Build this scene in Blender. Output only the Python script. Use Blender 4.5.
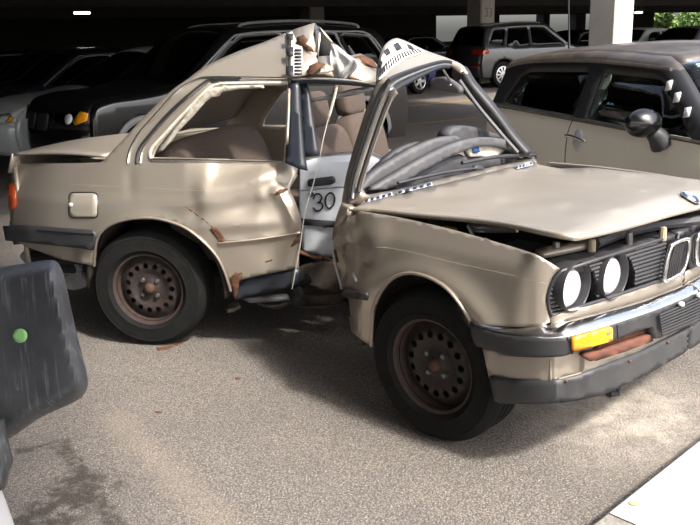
import bpy, math, random
import numpy as np
from mathutils import Vector, Matrix
from mathutils.geometry import delaunay_2d_cdt

for o in list(bpy.data.objects): bpy.data.objects.remove(o)
SC = bpy.context.scene
COL = SC.collection
rnd = random.Random(7)

# ------------------------------------------------------------------ camera
F_PX, HORIZON, CAM_H, ROLL = 800.0, 36.0, 1.52, math.radians(-1.8)
PITCH = math.atan((262.5 - HORIZON) / F_PX)
cam_d = bpy.data.cameras.new('camera'); cam = bpy.data.objects.new('camera', cam_d); COL.objects.link(cam)
cam_d.sensor_fit = 'HORIZONTAL'; cam_d.sensor_width = 36.0; cam_d.lens = 36.0 * F_PX / 700.0
cam_d.clip_start = 0.02; cam_d.clip_end = 400
cam.matrix_world = (Matrix.Translation((0, 0, CAM_H)) @ Matrix.Rotation(math.pi/2 - PITCH, 4, 'X') @ Matrix.Rotation(ROLL, 4, 'Z'))
SC.camera = cam

# ------------------------------------------------------------------ world, sun, exposure
SC.view_settings.view_transform = 'Standard'; SC.view_settings.look = 'None'
SC.view_settings.gamma = 1.0; SC.view_settings.use_curve_mapping = False
SC.view_settings.exposure = 0.0
SUN_AZ = Vector((0.69, -0.724, 0)).normalized(); SUN_EL = math.radians(48)
wd = bpy.data.worlds.new('world'); SC.world = wd; wd.use_nodes = True
nt = wd.node_tree; nt.nodes.clear()
wo = nt.nodes.new('ShaderNodeOutputWorld'); bg = nt.nodes.new('ShaderNodeBackground'); sk = nt.nodes.new('ShaderNodeTexSky')
sk.sky_type = 'NISHITA'; sk.sun_disc = False; sk.sun_elevation = SUN_EL; sk.sun_rotation = math.atan2(SUN_AZ.x, SUN_AZ.y)
sk.air_density = 1.0; sk.dust_density = 4.0; sk.ozone_density = 1.0
hs = nt.nodes.new('ShaderNodeHueSaturation'); hs.inputs['Saturation'].default_value = 0.66
nt.links.new(sk.outputs[0], hs.inputs['Color']); nt.links.new(hs.outputs[0], bg.inputs[0])
bg.inputs[1].default_value = 0.45
nt.links.new(bg.outputs[0], wo.inputs[0])
sun_d = bpy.data.lights.new('sun', 'SUN'); sun_d.energy = 6.2; sun_d.angle = math.radians(5); sun_d.color = (1.0, 0.95, 0.86)
sun = bpy.data.objects.new('sun', sun_d); COL.objects.link(sun)
sdir = Vector((SUN_AZ.x*math.cos(SUN_EL), SUN_AZ.y*math.cos(SUN_EL), math.sin(SUN_EL)))
sun.rotation_euler = sdir.to_track_quat('Z', 'Y').to_euler(); sun.location = sdir * 30

# ------------------------------------------------------------------ pixel -> ray (numpy)
_c, _s = math.cos(PITCH), math.sin(PITCH); _cr, _sr = math.cos(ROLL), math.sin(ROLL)
CP = np.array([0, 0, CAM_H])
def rays(uv):
    uv = np.asarray(uv, float).reshape(-1, 2)
    a = (uv[:, 0]-350)/F_PX; b = (uv[:, 1]-262.5)/F_PX
    x = a*_cr + b*_sr; y = -a*_sr + b*_cr
    return np.stack([x, _c - y*_s, -_s - y*_c], 1)
def ground(u, v, z=0.0):
    r = rays([(u, v)])[0]; return CP + (z-CAM_H)/r[2]*r

class Frame:
    """a car half: p0 on the ground at its visible side, heading degrees (towards +X, turning to the camera)"""
    def __init__(S, p0, deg):
        a = math.radians(deg); S.p0 = np.array(p0, float); S.deg = deg
        S.hd = np.array([math.cos(a), -math.sin(a), 0]); S.n = np.array([-math.sin(a), -math.cos(a), 0])
    def loc(S, P):
        d = np.asarray(P) - S.p0
        return np.stack([d @ S.hd, d @ S.n, d[..., 2]], -1)
    def w(S, L):
        L = np.asarray(L, float)
        return S.p0 + L[..., 0:1]*S.hd + L[..., 1:2]*S.n + L[..., 2:3]*np.array([0, 0, 1.0])

def s_side(fr, fn):
    def go(uv):
        r = rays(uv); uv = np.asarray(uv, float).reshape(-1, 2)
        off = np.zeros(len(r)); den = r @ fr.n; base = (fr.p0 - CP) @ fr.n
        for _ in range(14):
            t = (base + off)/den; L = fr.loc(CP + t[:, None]*r)
            off = 0.35*off + 0.65*fn(L[:, 0], L[:, 2], uv[:, 0], uv[:, 1])
        t = (base + off)/den
        return fr.loc(CP + t[:, None]*r)
    return go
def s_flat(fr, off): return s_side(fr, lambda s, z, u, v: np.full(len(s), float(off)))
def s_top(fr, fn):
    def go(uv):
        r = rays(uv); z = np.full(len(r), 0.9)
        for _ in range(14):
            t = (z-CAM_H)/r[:, 2]; L = fr.loc(CP + t[:, None]*r); z = 0.4*z + 0.6*fn(L[:, 0], L[:, 1])
        t = (z-CAM_H)/r[:, 2]
        return fr.loc(CP + t[:, None]*r)
    return go
def s_path(fr, path):
    P = np.array(path, float)
    def go(uv):
        r = rays(uv); o = fr.loc(CP[None])[0]; d = np.stack([r @ fr.hd, r @ fr.n, r[:, 2]], 1)
        best = np.full(len(r), 1e9)
        for i in range(len(P)-1):
            a = P[i]; e = P[i+1]-P[i]
            den = d[:, 0]*e[1] - d[:, 1]*e[0]
            den = np.where(abs(den) < 1e-9, 1e-9, den)
            t = ((a[0]-o[0])*e[1] - (a[1]-o[1])*e[0])/den
            q = ((a[0]-o[0])*d[:, 1] - (a[1]-o[1])*d[:, 0])/den
            lo = -1e9 if i == 0 else -1e-6; hi = 1e9 if i == len(P)-2 else 1+1e-6
            ok = (t > 0.3) & (q >= lo) & (q <= hi) & (t < best); best = np.where(ok, t, best)
        best = np.where(best > 1e8, 3.0, best)
        return o + best[:, None]*d
    return go

def sm(pts, n=6, closed=False):
    """Catmull-Rom through points"""
    p = [np.array(q, float) for q in pts]; out = []
    m = len(p) if closed else len(p)-1
    for i in range(m):
        if closed: a, b, c, d = p[i-1], p[i], p[(i+1) % len(p)], p[(i+2) % len(p)]
        else: a, b, c, d = p[max(i-1, 0)], p[i], p[i+1], p[min(i+2, len(p)-1)]
        for k in range(n):
            t = k/n
            out.append(0.5*((2*b) + (c-a)*t + (2*a-5*b+4*c-d)*t*t + (3*b-3*c+d-a)*t**3))
    if not closed: out.append(p[-1])
    return [tuple(q) for q in out]
def rrect(x0, y0, x1, y1, r, n=4):
    o = []
    for cx, cy, a in ((x1-r, y1-r, 0), (x0+r, y1-r, 90), (x0+r, y0+r, 180), (x1-r, y0+r, 270)):
        for k in range(n+1):
            t = math.radians(a+90*k/n); o.append((cx+r*math.cos(t), cy+r*math.sin(t)))
    return o
def circ(cx, cy, r, n=16, ry=None): return [(cx+r*math.cos(2*math.pi*k/n), cy+(ry or r)*math.sin(2*math.pi*k/n)) for k in range(n)]

def inside(P, poly):
    poly = np.asarray(poly, float); x, y = P[:, 0], P[:, 1]; res = np.zeros(len(P), bool)
    j = len(poly)-1
    for i in range(len(poly)):
        xi, yi = poly[i]; xj, yj = poly[j]
        c = ((yi > y) != (yj > y))
        with np.errstate(divide='ignore', invalid='ignore'):
            c &= x < (xj-xi)*(y-yi)/(yj-yi+1e-15)+xi
        res ^= c; j = i
    return res
def edge_dist(P, poly, closed=True):
    poly = np.asarray(poly, float); best = np.full(len(P), 1e9)
    for i in range(len(poly) - (0 if closed else 1)):
        a = poly[i]; e = poly[(i+1) % len(poly)]-a; L = e @ e + 1e-12
        t = np.clip(((P-a) @ e)/L, 0, 1); best = np.minimum(best, np.hypot(*(P-a-t[:, None]*e).T))
    return best
def cdt(outline, holes=(), step=5.0, dens=True, extra=None):
    """triangulate a 2-D outline with holes and an interior grid"""
    loops = [list(outline)] + [list(h) for h in holes]
    pts = []; edges = []
    for L in loops:
        q = []
        for i in range(len(L)):
            a = np.array(L[i], float); b = np.array(L[(i+1) % len(L)], float); d = np.hypot(*(b-a))
            if d < 1e-7: continue
            k = max(1, int(d/(step*1.2))) if dens else 1
            for j in range(k): q.append(a+(b-a)*j/k)
        n0 = len(pts); pts += q
        edges += [(n0+i, n0+(i+1) % len(q)) for i in range(len(q))]
    O = np.array(outline, float); lo, hi = O.min(0), O.max(0)
    gx = np.arange(lo[0]+step*.5, hi[0], step); gy = np.arange(lo[1]+step*.5, hi[1], step)
    if len(gx) and len(gy):
        G = np.stack(np.meshgrid(gx, gy), -1).reshape(-1, 2)
        G[:, 0] += ((np.round((G[:, 1]-lo[1])/step).astype(int)) % 2)*step*.5
        m = inside(G, outline)
        for h in holes: m &= ~inside(G, h)
        G = G[m]
        for L in loops:
            if len(G): G = G[edge_dist(G, L) > step*.42]
        if extra is not None and len(G):
            D2 = np.min(np.hypot(G[:, None, 0]-extra[None, :, 0], G[:, None, 1]-extra[None, :, 1]), 1); G = G[D2 > step*.45]
        pts += list(G)
    if extra is not None and len(extra):
        X = np.asarray(extra, float); X = X[inside(X, outline)]
        for h in holes: X = X[~inside(X, h)]
        for L in loops: X = X[edge_dist(X, L) > .004]
        pts += list(X)
    V, E, Fc, *_ = delaunay_2d_cdt([Vector((float(p[0]), float(p[1]))) for p in pts], edges, [], 0, 1e-6)
    V = np.array([(v.x, v.y) for v in V]); Fc = [f for f in Fc if len(f) == 3]
    cen = np.array([V[list(f)].mean(0) for f in Fc])
    m = inside(cen, outline)
    for h in holes: m &= ~inside(cen, h)
    return V, [tuple(f) for f, k in zip(Fc, m) if k]

# ------------------------------------------------------------------ objects
def link(o, parent=None):
    COL.objects.link(o)
    if parent is not None: o.parent = parent
    return o
def tag(o, label=None, cat=None, group=None, kind=None):
    if label: o['label'] = label
    if cat: o['category'] = cat
    if group: o['group'] = group
    if kind: o['kind'] = kind
    return o
def empty(name, loc=(0, 0, 0), rz=0.0):
    o = bpy.data.objects.new(name, None); o.location = loc; o.rotation_euler = (0, 0, rz); o.empty_display_size = .2
    return link(o)
def origin_of(o):
    p = Vector((0, 0, 0))
    while o is not None:
        p += o.location; o = o.parent
    return p
def mesh(name, V, Fc, mat, parent=None, smooth=True, world=False, sharp=35):
    """one mesh object; world=True: V is in world space, the parents are unrotated"""
    V = np.asarray(V, float)
    if world and parent is not None: V = V - np.array(origin_of(parent))
    me = bpy.data.meshes.new(name); me.from_pydata([tuple(v) for v in V], [], [tuple(int(i) for i in f) for f in Fc]); me.update()
    if mat is not None: me.materials.append(mat)
    if smooth:
        me.polygons.foreach_set('use_smooth', [True]*len(me.polygons))
        if sharp: me.set_sharp_from_angle(angle=math.radians(sharp))
    return link(bpy.data.objects.new(name, me), parent)
def solid(o, t, off=-1.0):
    m = o.modifiers.new('solid', 'SOLIDIFY'); m.thickness = t; m.offset = off; m.use_even_offset = False; return o
def face_cam(V, Fc, ref=CP):
    V = np.asarray(V); F3 = np.array([f[:3] for f in Fc])
    n = np.cross(V[F3[:, 1]]-V[F3[:, 0]], V[F3[:, 2]]-V[F3[:, 0]])
    if ((ref-V[F3[:, 0]])*n).sum() < 0: Fc = [tuple(reversed(f)) for f in Fc]
    return Fc
def extruded(V, Fc, d):
    V = np.asarray(V); n = len(V); cnt = {}
    for f in Fc:
        for i in range(len(f)):
            e = (f[i], f[(i+1) % len(f)]); cnt[e] = cnt.get(e, 0)+1
    G = list(Fc)+[tuple(i+n for i in reversed(f)) for f in Fc]
    for (a, c) in cnt:
        if (c, a) not in cnt: G.append((c, a, a+n, c+n))
    return np.concatenate([V, V+np.asarray(d)]), G
def pix(name, outline, solver, fr, mat, parent, holes=(), step=5.0, thick=.008, mirror=None, shift=(0, 0, 0), clampc=None, sharp=35, exdir=None):
    """panel traced on the photograph, put on its surface in a car frame"""
    V2, Fc = cdt(outline, holes, step)
    L = solver(V2) + np.array(shift)
    if clampc is not None:
        Fc = [q for q in Fc if L[list(q), 1].mean() > clampc]; L[:, 1] = np.maximum(L[:, 1], clampc)
    W = fr.w(L); Fc = face_cam(W, Fc)
    if exdir is not None:
        V, G = extruded(W, Fc, exdir); return mesh(name, V, G, mat, parent, world=True, sharp=sharp)
    o = solid(mesh(name, W, Fc, mat, parent, world=True, sharp=sharp), thick)
    if mirror is not None:
        M = L.copy(); M[:, 1] = 2*mirror - M[:, 1]
        o2 = solid(mesh(name, fr.w(M), [tuple(reversed(f)) for f in Fc], mat, parent, world=True, sharp=sharp), thick)
        return o, o2
    return o
def tube_geo(path, r, n=8, closed=False):
    P = [np.array(p, float) for p in path]; V = []; Fc = []; m = len(P); prev = None
    R = r if hasattr(r, '__len__') else [r]*m
    for i in range(m):
        a = P[i-1] if (i or closed) else P[i]; b = P[(i+1) % m] if (i < m-1 or closed) else P[i]
        t = b-a; t = t/(np.linalg.norm(t)+1e-12)
        if prev is None:
            up = np.array([0, 0, 1.0]) if abs(t[2]) < .9 else np.array([1.0, 0, 0])
            x = np.cross(up, t)
        else: x = prev-(prev @ t)*t
        x /= np.linalg.norm(x)+1e-12; prev = x; y = np.cross(t, x)
        for k in range(n):
            q = 2*math.pi*k/n; V.append(P[i]+R[i]*(math.cos(q)*x+math.sin(q)*y))
    for i in range(m if closed else m-1):
        for k in range(n):
            Fc.append((i*n+k, i*n+(k+1) % n, ((i+1) % m)*n+(k+1) % n, ((i+1) % m)*n+k))
    if not closed: Fc += [tuple(reversed(range(n))), tuple(range((m-1)*n, m*n))]
    return V, Fc
def tube(name, path, r, mat, parent=None, n=8, closed=False, world=True, sharp=50):
    V, Fc = tube_geo(path, r, n, closed); return mesh(name, V, Fc, mat, parent, world=world, sharp=sharp)
def pixtube(name, pts, solver, fr, r, mat, parent, out=0.0, n=6, mirror=None, closed=False):
    L = solver(np.array(pts, float)); L[:, 1] += out
    o = tube(name, fr.w(L), r, mat, parent, n, closed)
    if mirror is not None:
        M = L.copy(); M[:, 1] = 2*mirror-M[:, 1]; return o, tube(name, fr.w(M), r, mat, parent, n, closed)
    return o
def boxgeo(c, d, bev=0.0, R=None):
    x, y, z = [q/2 for q in d]; b = min(bev, x*.9, y*.9, z*.9)
    if b <= 0:
        V = [(i*x, j*y, k*z) for i in (-1, 1) for j in (-1, 1) for k in (-1, 1)]
        Fc = [(0, 1, 3, 2), (4, 6, 7, 5), (0, 4, 5, 1), (2, 3, 7, 6), (0, 2, 6, 4), (1, 5, 7, 3)]
    else:
        V = []; idx = {}
        for i in (-1, 1):
            for j in (-1, 1):
                for k in (-1, 1):
                    for ax in range(3):
                        p = [i*(x-b), j*(y-b), k*(z-b)]; p[ax] = (i*x, j*y, k*z)[ax]
                        idx[(i, j, k, ax)] = len(V); V.append(tuple(p))
        Fc = []
        def q(*ks): Fc.append(tuple(idx[k] for k in ks))
        for sg in (-1, 1):
            fx = [(sg, -1, -1, 0), (sg, 1, -1, 0), (sg, 1, 1, 0), (sg, -1, 1, 0)]; fy = [(-1, sg, -1, 1), (-1, sg, 1, 1), (1, sg, 1, 1), (1, sg, -1, 1)]; fz = [(-1, -1, sg, 2), (1, -1, sg, 2), (1, 1, sg, 2), (-1, 1, sg, 2)]
            for f in (fx, fy, fz): q(*(f if sg > 0 else f[::-1]))
        for i in (-1, 1):
            for j in (-1, 1):
                f = [(i, j, -1, 0), (i, j, -1, 1), (i, j, 1, 1), (i, j, 1, 0)]; q(*(f if i*j > 0 else f[::-1]))
                f = [(i, -1, j, 0), (i, 1, j, 0), (i, 1, j, 2), (i, -1, j, 2)]; q(*(f if i*j > 0 else f[::-1]))
                f = [(-1, i, j, 1), (-1, i, j, 2), (1, i, j, 2), (1, i, j, 1)]; q(*(f if i*j > 0 else f[::-1]))
        for i in (-1, 1):
            for j in (-1, 1):
                for k in (-1, 1):
                    f = [(i, j, k, 0), (i, j, k, 1), (i, j, k, 2)]; q(*(f if i*j*k > 0 else f[::-1]))
    V = np.array(V)
    if R is not None: V = V @ np.array(R).T
    return V+np.array(c), Fc
def box(name, c, d, mat, parent=None, bev=.01, R=None, world=False):
    V, Fc = boxgeo(c, d, bev, R); return mesh(name, V, Fc, mat, parent, world=world, sharp=30)
def lathe(prof, n=32):
    """prof: (radius, x) pairs, axis +X"""
    V = []; Fc = []; m = len(prof)
    for i in range(n):
        a = 2*math.pi*i/n
        for r, x in prof: V.append((x, r*math.cos(a), r*math.sin(a)))
    for i in range(n):
        for k in range(m-1): Fc.append((i*m+k, ((i+1) % n)*m+k, ((i+1) % n)*m+k+1, i*m+k+1))
    return np.array(V), Fc
def rotz(a): return np.array([[math.cos(a), -math.sin(a), 0], [math.sin(a), math.cos(a), 0], [0, 0, 1]])
def grid(P):
    """P: rows x cols x 3 -> verts, quads"""
    P = np.asarray(P); a, b = P.shape[:2]
    return P.reshape(-1, 3), [(i*b+j, i*b+j+1, (i+1)*b+j+1, (i+1)*b+j) for i in range(a-1) for j in range(b-1)]

# ------------------------------------------------------------------ materials
def mat(name, col, rough=.5, metal=0.0, coat=0.0, spec=.5, noise=None, bump=None, emis=None, dirt=None, coords='Object'):
    """noise=(scale, colour2, low, high, detail); dirt the same, laid on top; bump=(scale, strength, detail)"""
    m = bpy.data.materials.new(name); m.use_nodes = True; t = m.node_tree; b = t.nodes['Principled BSDF']
    b.inputs['Base Color'].default_value = (*col, 1); b.inputs['Roughness'].default_value = rough; b.inputs['Metallic'].default_value = metal
    b.inputs['Coat Weight'].default_value = coat; b.inputs['Coat Roughness'].default_value = .08; b.inputs['Specular IOR Level'].default_value = spec
    tc = t.nodes.new('ShaderNodeTexCoord'); src = None
    for q in (noise, dirt):
        if not q: continue
        sc, c2, lo, hi, det = q
        nz = t.nodes.new('ShaderNodeTexNoise'); nz.inputs['Scale'].default_value = sc; nz.inputs['Detail'].default_value = det; nz.inputs['Roughness'].default_value = .65
        t.links.new(tc.outputs[coords], nz.inputs['Vector'])
        mr = t.nodes.new('ShaderNodeMapRange'); mr.inputs[1].default_value = lo; mr.inputs[2].default_value = hi
        t.links.new(nz.outputs[0], mr.inputs[0])
        mx = t.nodes.new('ShaderNodeMix'); mx.data_type = 'RGBA'; mx.inputs['B'].default_value = (*c2, 1)
        if src is None: mx.inputs['A'].default_value = (*col, 1)
        else: t.links.new(src, mx.inputs['A'])
        t.links.new(mr.outputs[0], mx.inputs['Factor']); src = mx.outputs['Result']
    if src is not None: t.links.new(src, b.inputs['Base Color'])
    if bump:
        nb = t.nodes.new('ShaderNodeTexNoise'); nb.inputs['Scale'].default_value = bump[0]; nb.inputs['Detail'].default_value = bump[2] if len(bump) > 2 else 4
        t.links.new(tc.outputs[coords], nb.inputs['Vector'])
        bp = t.nodes.new('ShaderNodeBump'); bp.inputs['Strength'].default_value = bump[1]; bp.inputs['Distance'].default_value = .01
        t.links.new(nb.outputs[0], bp.inputs['Height']); t.links.new(bp.outputs[0], b.inputs['Normal'])
    if emis: b.inputs['Emission Color'].default_value = (*emis[0], 1); b.inputs['Emission Strength'].default_value = emis[1]
    return m
def glassmat(name, tint, refl=.9):
    m = bpy.data.materials.new(name); m.use_nodes = True; t = m.node_tree; t.nodes.clear()
    o = t.nodes.new('ShaderNodeOutputMaterial'); tr = t.nodes.new('ShaderNodeBsdfTransparent'); gl = t.nodes.new('ShaderNodeBsdfGlossy')
    tr.inputs[0].default_value = (*tint, 1); gl.inputs[0].default_value = (refl, refl, refl, 1); gl.inputs['Roughness'].default_value = .03
    fr = t.nodes.new('ShaderNodeFresnel'); fr.inputs[0].default_value = 1.45
    mx = t.nodes.new('ShaderNodeMixShader'); t.links.new(fr.outputs[0], mx.inputs[0]); t.links.new(tr.outputs[0], mx.inputs[1]); t.links.new(gl.outputs[0], mx.inputs[2])
    t.links.new(mx.outputs[0], o.inputs[0]); return m
M = {}
M['paint'] = mat('champagne_paint', (.42, .37, .312), .47, .66, .3, noise=(3.0, (.385, .337, .28), .4, .75, 5), dirt=(9, (.28, .24, .19), .64, .8, 6), bump=(2.2, .10, 2))
M['paint_hood'] = mat('dusty_champagne_paint', (.42, .37, .31), .42, .45, .25, noise=(2.0, (.37, .325, .27), .42, .62, 6), dirt=(30, (.33, .28, .225), .66, .8, 4))
M['underpaint'] = mat('dusty_inner_paint', (.30, .26, .20), .7, .1)
M['primer'] = mat('pale_blue_white_paint', (.66, .70, .76), .35, 0, .3, noise=(7, (.55, .58, .63), .5, .75, 5), bump=(5, .15, 2))
M['rust'] = mat('rust', (.14, .058, .026), .85, 0, noise=(40, (.06, .028, .018), .4, .65, 5), bump=(60, .5))
M['rustsoft'] = mat('rust_bar', (.17, .06, .035), .8, .1, noise=(25, (.09, .04, .03), .4, .65, 4))
M['black'] = mat('black_plastic', (.028, .028, .032), .5, 0, noise=(14, (.05, .05, .055), .45, .75, 5))
M['rubber'] = mat('bumper_rubber', (.030, .030, .034), .5, 0, noise=(12, (.048, .046, .046), .45, .75, 5))
M['lip'] = mat('spoiler_plastic', (.032, .033, .037), .5, 0, noise=(10, (.05, .049, .048), .45, .75, 5))
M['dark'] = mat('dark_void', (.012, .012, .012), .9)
M['inner'] = mat('dirty_underbody', (.035, .028, .022), .9, 0, noise=(8, (.07, .05, .035), .45, .7, 5), bump=(20, .5))
M['trim'] = mat('grey_trim_plastic', (.075, .075, .083), .6, 0, noise=(10, (.115, .112, .112), .45, .75, 5))
M['trimdark'] = mat('dark_dash_plastic', (.05, .05, .056), .6, 0, noise=(10, (.08, .08, .085), .45, .75, 5))
M['pillar'] = mat('black_pillar_trim', (.022, .026, .036), .38)
M['chrome'] = mat('chrome', (.75, .75, .76), .16, 1.0, noise=(14, (.5, .48, .45), .5, .8, 5))
M['alu'] = mat('dull_aluminium', (.55, .55, .56), .35, .9, noise=(20, (.35, .34, .33), .45, .75, 5))
M['seal'] = mat('window_seal', (.018, .018, .02), .5)
M['foam'] = mat('torn_headliner_foam', (.62, .58, .50), .9, 0, noise=(30, (.42, .36, .28), .45, .7, 5), bump=(40, .6))
M['seat'] = mat('brown_seat_cloth', (.085, .061, .049), .95, 0, noise=(60, (.065, .046, .037), .4, .7, 4), bump=(150, .3))
M['seatside'] = mat('dark_seat_cloth', (.05, .04, .035), .95)
M['tyre'] = mat('tyre_rubber', (.012, .012, .012), .9, 0, 0, .15, noise=(15, (.018, .017, .016), .45, .75, 5), bump=(80, .25))
M['rim'] = mat('rusty_steel_wheel', (.026, .021, .020), .65, .1, noise=(18, (.055, .028, .020), .48, .72, 6))
M['rimlip'] = mat('rusty_wheel_lip', (.06, .036, .030), .7, .1, noise=(22, (.032, .025, .023), .42, .66, 6))
M['bolt'] = mat('steel_bolt', (.22, .21, .20), .45, .8)
M['amber'] = mat('amber_lens', (.85, .33, .015), .18, 0, .6, bump=(120, .25))
M['red'] = mat('red_lens', (.42, .03, .012), .2, 0, .6)
M['redorange'] = mat('orange_red_lens', (.50, .08, .02), .2, 0, .5)
M['lens'] = mat('headlamp_lens', (.82, .84, .86), .12, .25, .8, bump=(45, .3, 1))
M['white'] = mat('white_sticker', (.80, .79, .77), .6)
M['inkblack'] = mat('black_ink', (.015, .015, .017), .6)
M['rag'] = mat('grey_rag_cloth', (.52, .51, .51), .95, bump=(60, .4))
M['cord'] = mat('pale_cord', (.55, .53, .48), .9)
M['yellow'] = mat('yellow_plastic', (.60, .42, .03), .5)
M['blue'] = mat('blue_plastic', (.03, .10, .35), .5)
M['cream'] = mat('cream_paint', (.86, .82, .70), .25, 0, .7)
M['tan'] = mat('tan_scrap', (.40, .34, .24), .9)
M['sheet'] = mat('grey_plastic_sheet', (.04, .04, .042), .55, bump=(9, .8, 3))
M['glass_green'] = glassmat('green_tinted_glass', (.88, .96, .93))
M['glass_dark'] = glassmat('dark_tinted_glass', (.10, .115, .11))
M['glass_clear'] = glassmat('clear_glass', (.80, .84, .82))
M['miniroof'] = mat('dusty_black_roof', (.04, .032, .026), .45, 0, .3, noise=(5, (.10, .08, .06), .4, .7, 6))
M['blackpaint'] = mat('black_car_paint', (.004, .004, .0045), .25, 0, .3)
M['silver'] = mat('silver_car_paint', (.70, .71, .72), .3, .2, .6)
M['greymetal'] = mat('grey_car_paint', (.06, .062, .067), .28, .5, .6)
M['navy'] = mat('dark_blue_car_paint', (.012, .013, .02), .2, .2, .7)
M['bluepaint'] = mat('bright_blue_car_paint', (.004, .015, .13), .25, .2, .7)
M['whitepaint'] = mat('white_car_paint', (.60, .60, .60), .3, 0, .6)
M['greyseat'] = mat('grey_green_leather', (.40, .46, .43), .5)
M['alloy'] = mat('alloy_wheel', (.50, .50, .52), .3, .8)
M['cladding'] = mat('grey_cladding', (.16, .165, .17), .5)
M['kerb_old'] = mat('weathered_concrete', (.30, .28, .25), .95, 0, noise=(30, (.20, .185, .165), .4, .65, 6), bump=(80, .5))
M['concrete'] = mat('concrete', (.60, .58, .54), .9, 0, noise=(3, (.52, .50, .46), .4, .7, 8), dirt=(18, (.22, .20, .17), .66, .78, 5), bump=(60, .25))
M['column'] = mat('painted_concrete', (.56, .54, .50), .85, 0, noise=(2.5, (.48, .46, .42), .4, .7, 7), bump=(50, .15))
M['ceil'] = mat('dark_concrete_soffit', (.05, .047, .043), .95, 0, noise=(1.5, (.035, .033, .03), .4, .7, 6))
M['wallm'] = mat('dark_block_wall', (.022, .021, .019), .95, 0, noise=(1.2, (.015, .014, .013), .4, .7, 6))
M['lineyellow'] = mat('worn_yellow_paint', (.50, .28, .04), .9, 0, noise=(14, (.30, .17, .04), .45, .7, 6))
M['lampglow'] = mat('fluorescent_tube', (.9, .92, .9), .5, emis=((1, .98, .9), 6.0))
M['leaf'] = mat('tree_leaves', (.16, .26, .06), .8, noise=(2, (.24, .34, .10), .4, .6, 4))
M['bark'] = mat('tree_bark', (.10, .075, .05), .9)
M['foliageground'] = mat('far_grass', (.20, .26, .10), .95)

def asphalt():
    m = bpy.data.materials.new('asphalt'); m.use_nodes = True; t = m.node_tree; b = t.nodes['Principled BSDF']; N = t.nodes.new; L = t.links.new
    tc = N('ShaderNodeTexCoord'); P = tc.outputs['Object']
    def noise(sc, det=4, ro=.6):
        n = N('ShaderNodeTexNoise'); n.inputs['Scale'].default_value = sc; n.inputs['Detail'].default_value = det; n.inputs['Roughness'].default_value = ro; L(P, n.inputs['Vector']); return n.outputs[0]
    def rng(x, a, b_, c=0., d=1.):
        n = N('ShaderNodeMapRange'); n.inputs[1].default_value = a; n.inputs[2].default_value = b_; n.inputs[3].default_value = c; n.inputs[4].default_value = d; L(x, n.inputs[0]); return n.outputs[0]
    def mix(a, bcol, f):
        n = N('ShaderNodeMix'); n.data_type = 'RGBA'
        if isinstance(a, tuple): n.inputs['A'].default_value = (*a, 1)
        else: L(a, n.inputs['A'])
        n.inputs['B'].default_value = (*bcol, 1); L(f, n.inputs['Factor']); return n.outputs['Result']
    def mth(op, a, b_=None):
        n = N('ShaderNodeMath'); n.operation = op
        for i, q in enumerate((a, b_)):
            if q is None: continue
            if isinstance(q, (int, float)): n.inputs[i].default_value = q
            else: L(q, n.inputs[i])
        return n.outputs[0]
    col = mix((.285, .252, .225), (.215, .19, .172), rng(noise(1.3, 6), .38, .66))
    col = mix(col, (.34, .295, .25), rng(noise(2.4, 7, .7), .52, .72))
    vo = N('ShaderNodeTexVoronoi'); vo.inputs['Scale'].default_value = 130; L(P, vo.inputs['Vector'])
    col = mix(col, (.12, .108, .10), rng(vo.outputs['Distance'], .22, .60, 0, .9))
    col = mix(col, (.50, .46, .41), mth('MULTIPLY', rng(noise(120, 2), .60, .68), .8))
    sep = N('ShaderNodeSeparateXYZ'); L(P, sep.inputs[0]); X, Y = sep.outputs[0], sep.outputs[1]
    wob = mth('MULTIPLY', mth('SUBTRACT', noise(9, 5), .5), .10)
    def band(p, q, half, soft, a0=None, a1=None):
        """distance band about the segment p-q"""
        p = np.array(p[:2]); q = np.array(q[:2]); ln = np.linalg.norm(q-p); d = (q-p)/ln
        ax = mth('ADD', mth('MULTIPLY', mth('SUBTRACT', X, float(p[0])), float(d[0])), mth('MULTIPLY', mth('SUBTRACT', Y, float(p[1])), float(d[1])))
        ay = mth('ADD', mth('MULTIPLY', mth('SUBTRACT', X, float(p[0])), float(-d[1])), mth('MULTIPLY', mth('SUBTRACT', Y, float(p[1])), float(d[0])))
        ay = mth('ABSOLUTE', mth('ADD', ay, wob)); f = rng(ay, half, half+soft, 1, 0)
        e = mth('MINIMUM', rng(mth('ADD', ax, wob), 0, soft, 0, 1), rng(mth('ADD', ax, wob), ln-soft, ln, 1, 0))
        return mth('MULTIPLY', f, e)
    # tan dust trail, dark oily patch and old paint edge
    f = band(ground(105, 410), ground(260, 560), .025, .07); col = mix(col, (.36, .30, .23), mth('MULTIPLY', f, .22))
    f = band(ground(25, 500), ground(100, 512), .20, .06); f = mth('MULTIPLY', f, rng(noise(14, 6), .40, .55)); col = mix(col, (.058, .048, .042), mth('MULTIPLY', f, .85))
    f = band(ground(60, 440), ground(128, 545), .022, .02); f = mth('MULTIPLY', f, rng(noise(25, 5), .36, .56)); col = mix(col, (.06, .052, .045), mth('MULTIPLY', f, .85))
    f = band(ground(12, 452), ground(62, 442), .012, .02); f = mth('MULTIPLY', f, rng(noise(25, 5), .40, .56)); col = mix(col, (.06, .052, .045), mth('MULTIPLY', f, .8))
    # pale sandy spill by the front corner, lightened for the stronger light there
    f = band(ground(500, 440), ground(690, 372), .20, .5); f = mth('MULTIPLY', f, rng(noise(9, 8, .75), .30, .65)); col = mix(col, (.60, .54, .46), mth('MULTIPLY', f, .75))
    L(col, b.inputs['Base Color']); b.inputs['Roughness'].default_value = .92; b.inputs['Specular IOR Level'].default_value = .25
    bp = N('ShaderNodeBump'); bp.inputs['Strength'].default_value = .6; bp.inputs['Distance'].default_value = .006
    L(mth('ADD', vo.outputs['Distance'], mth('MULTIPLY', noise(45, 4), .8)), bp.inputs['Height']); L(bp.outputs[0], b.inputs['Normal'])
    return m
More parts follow.
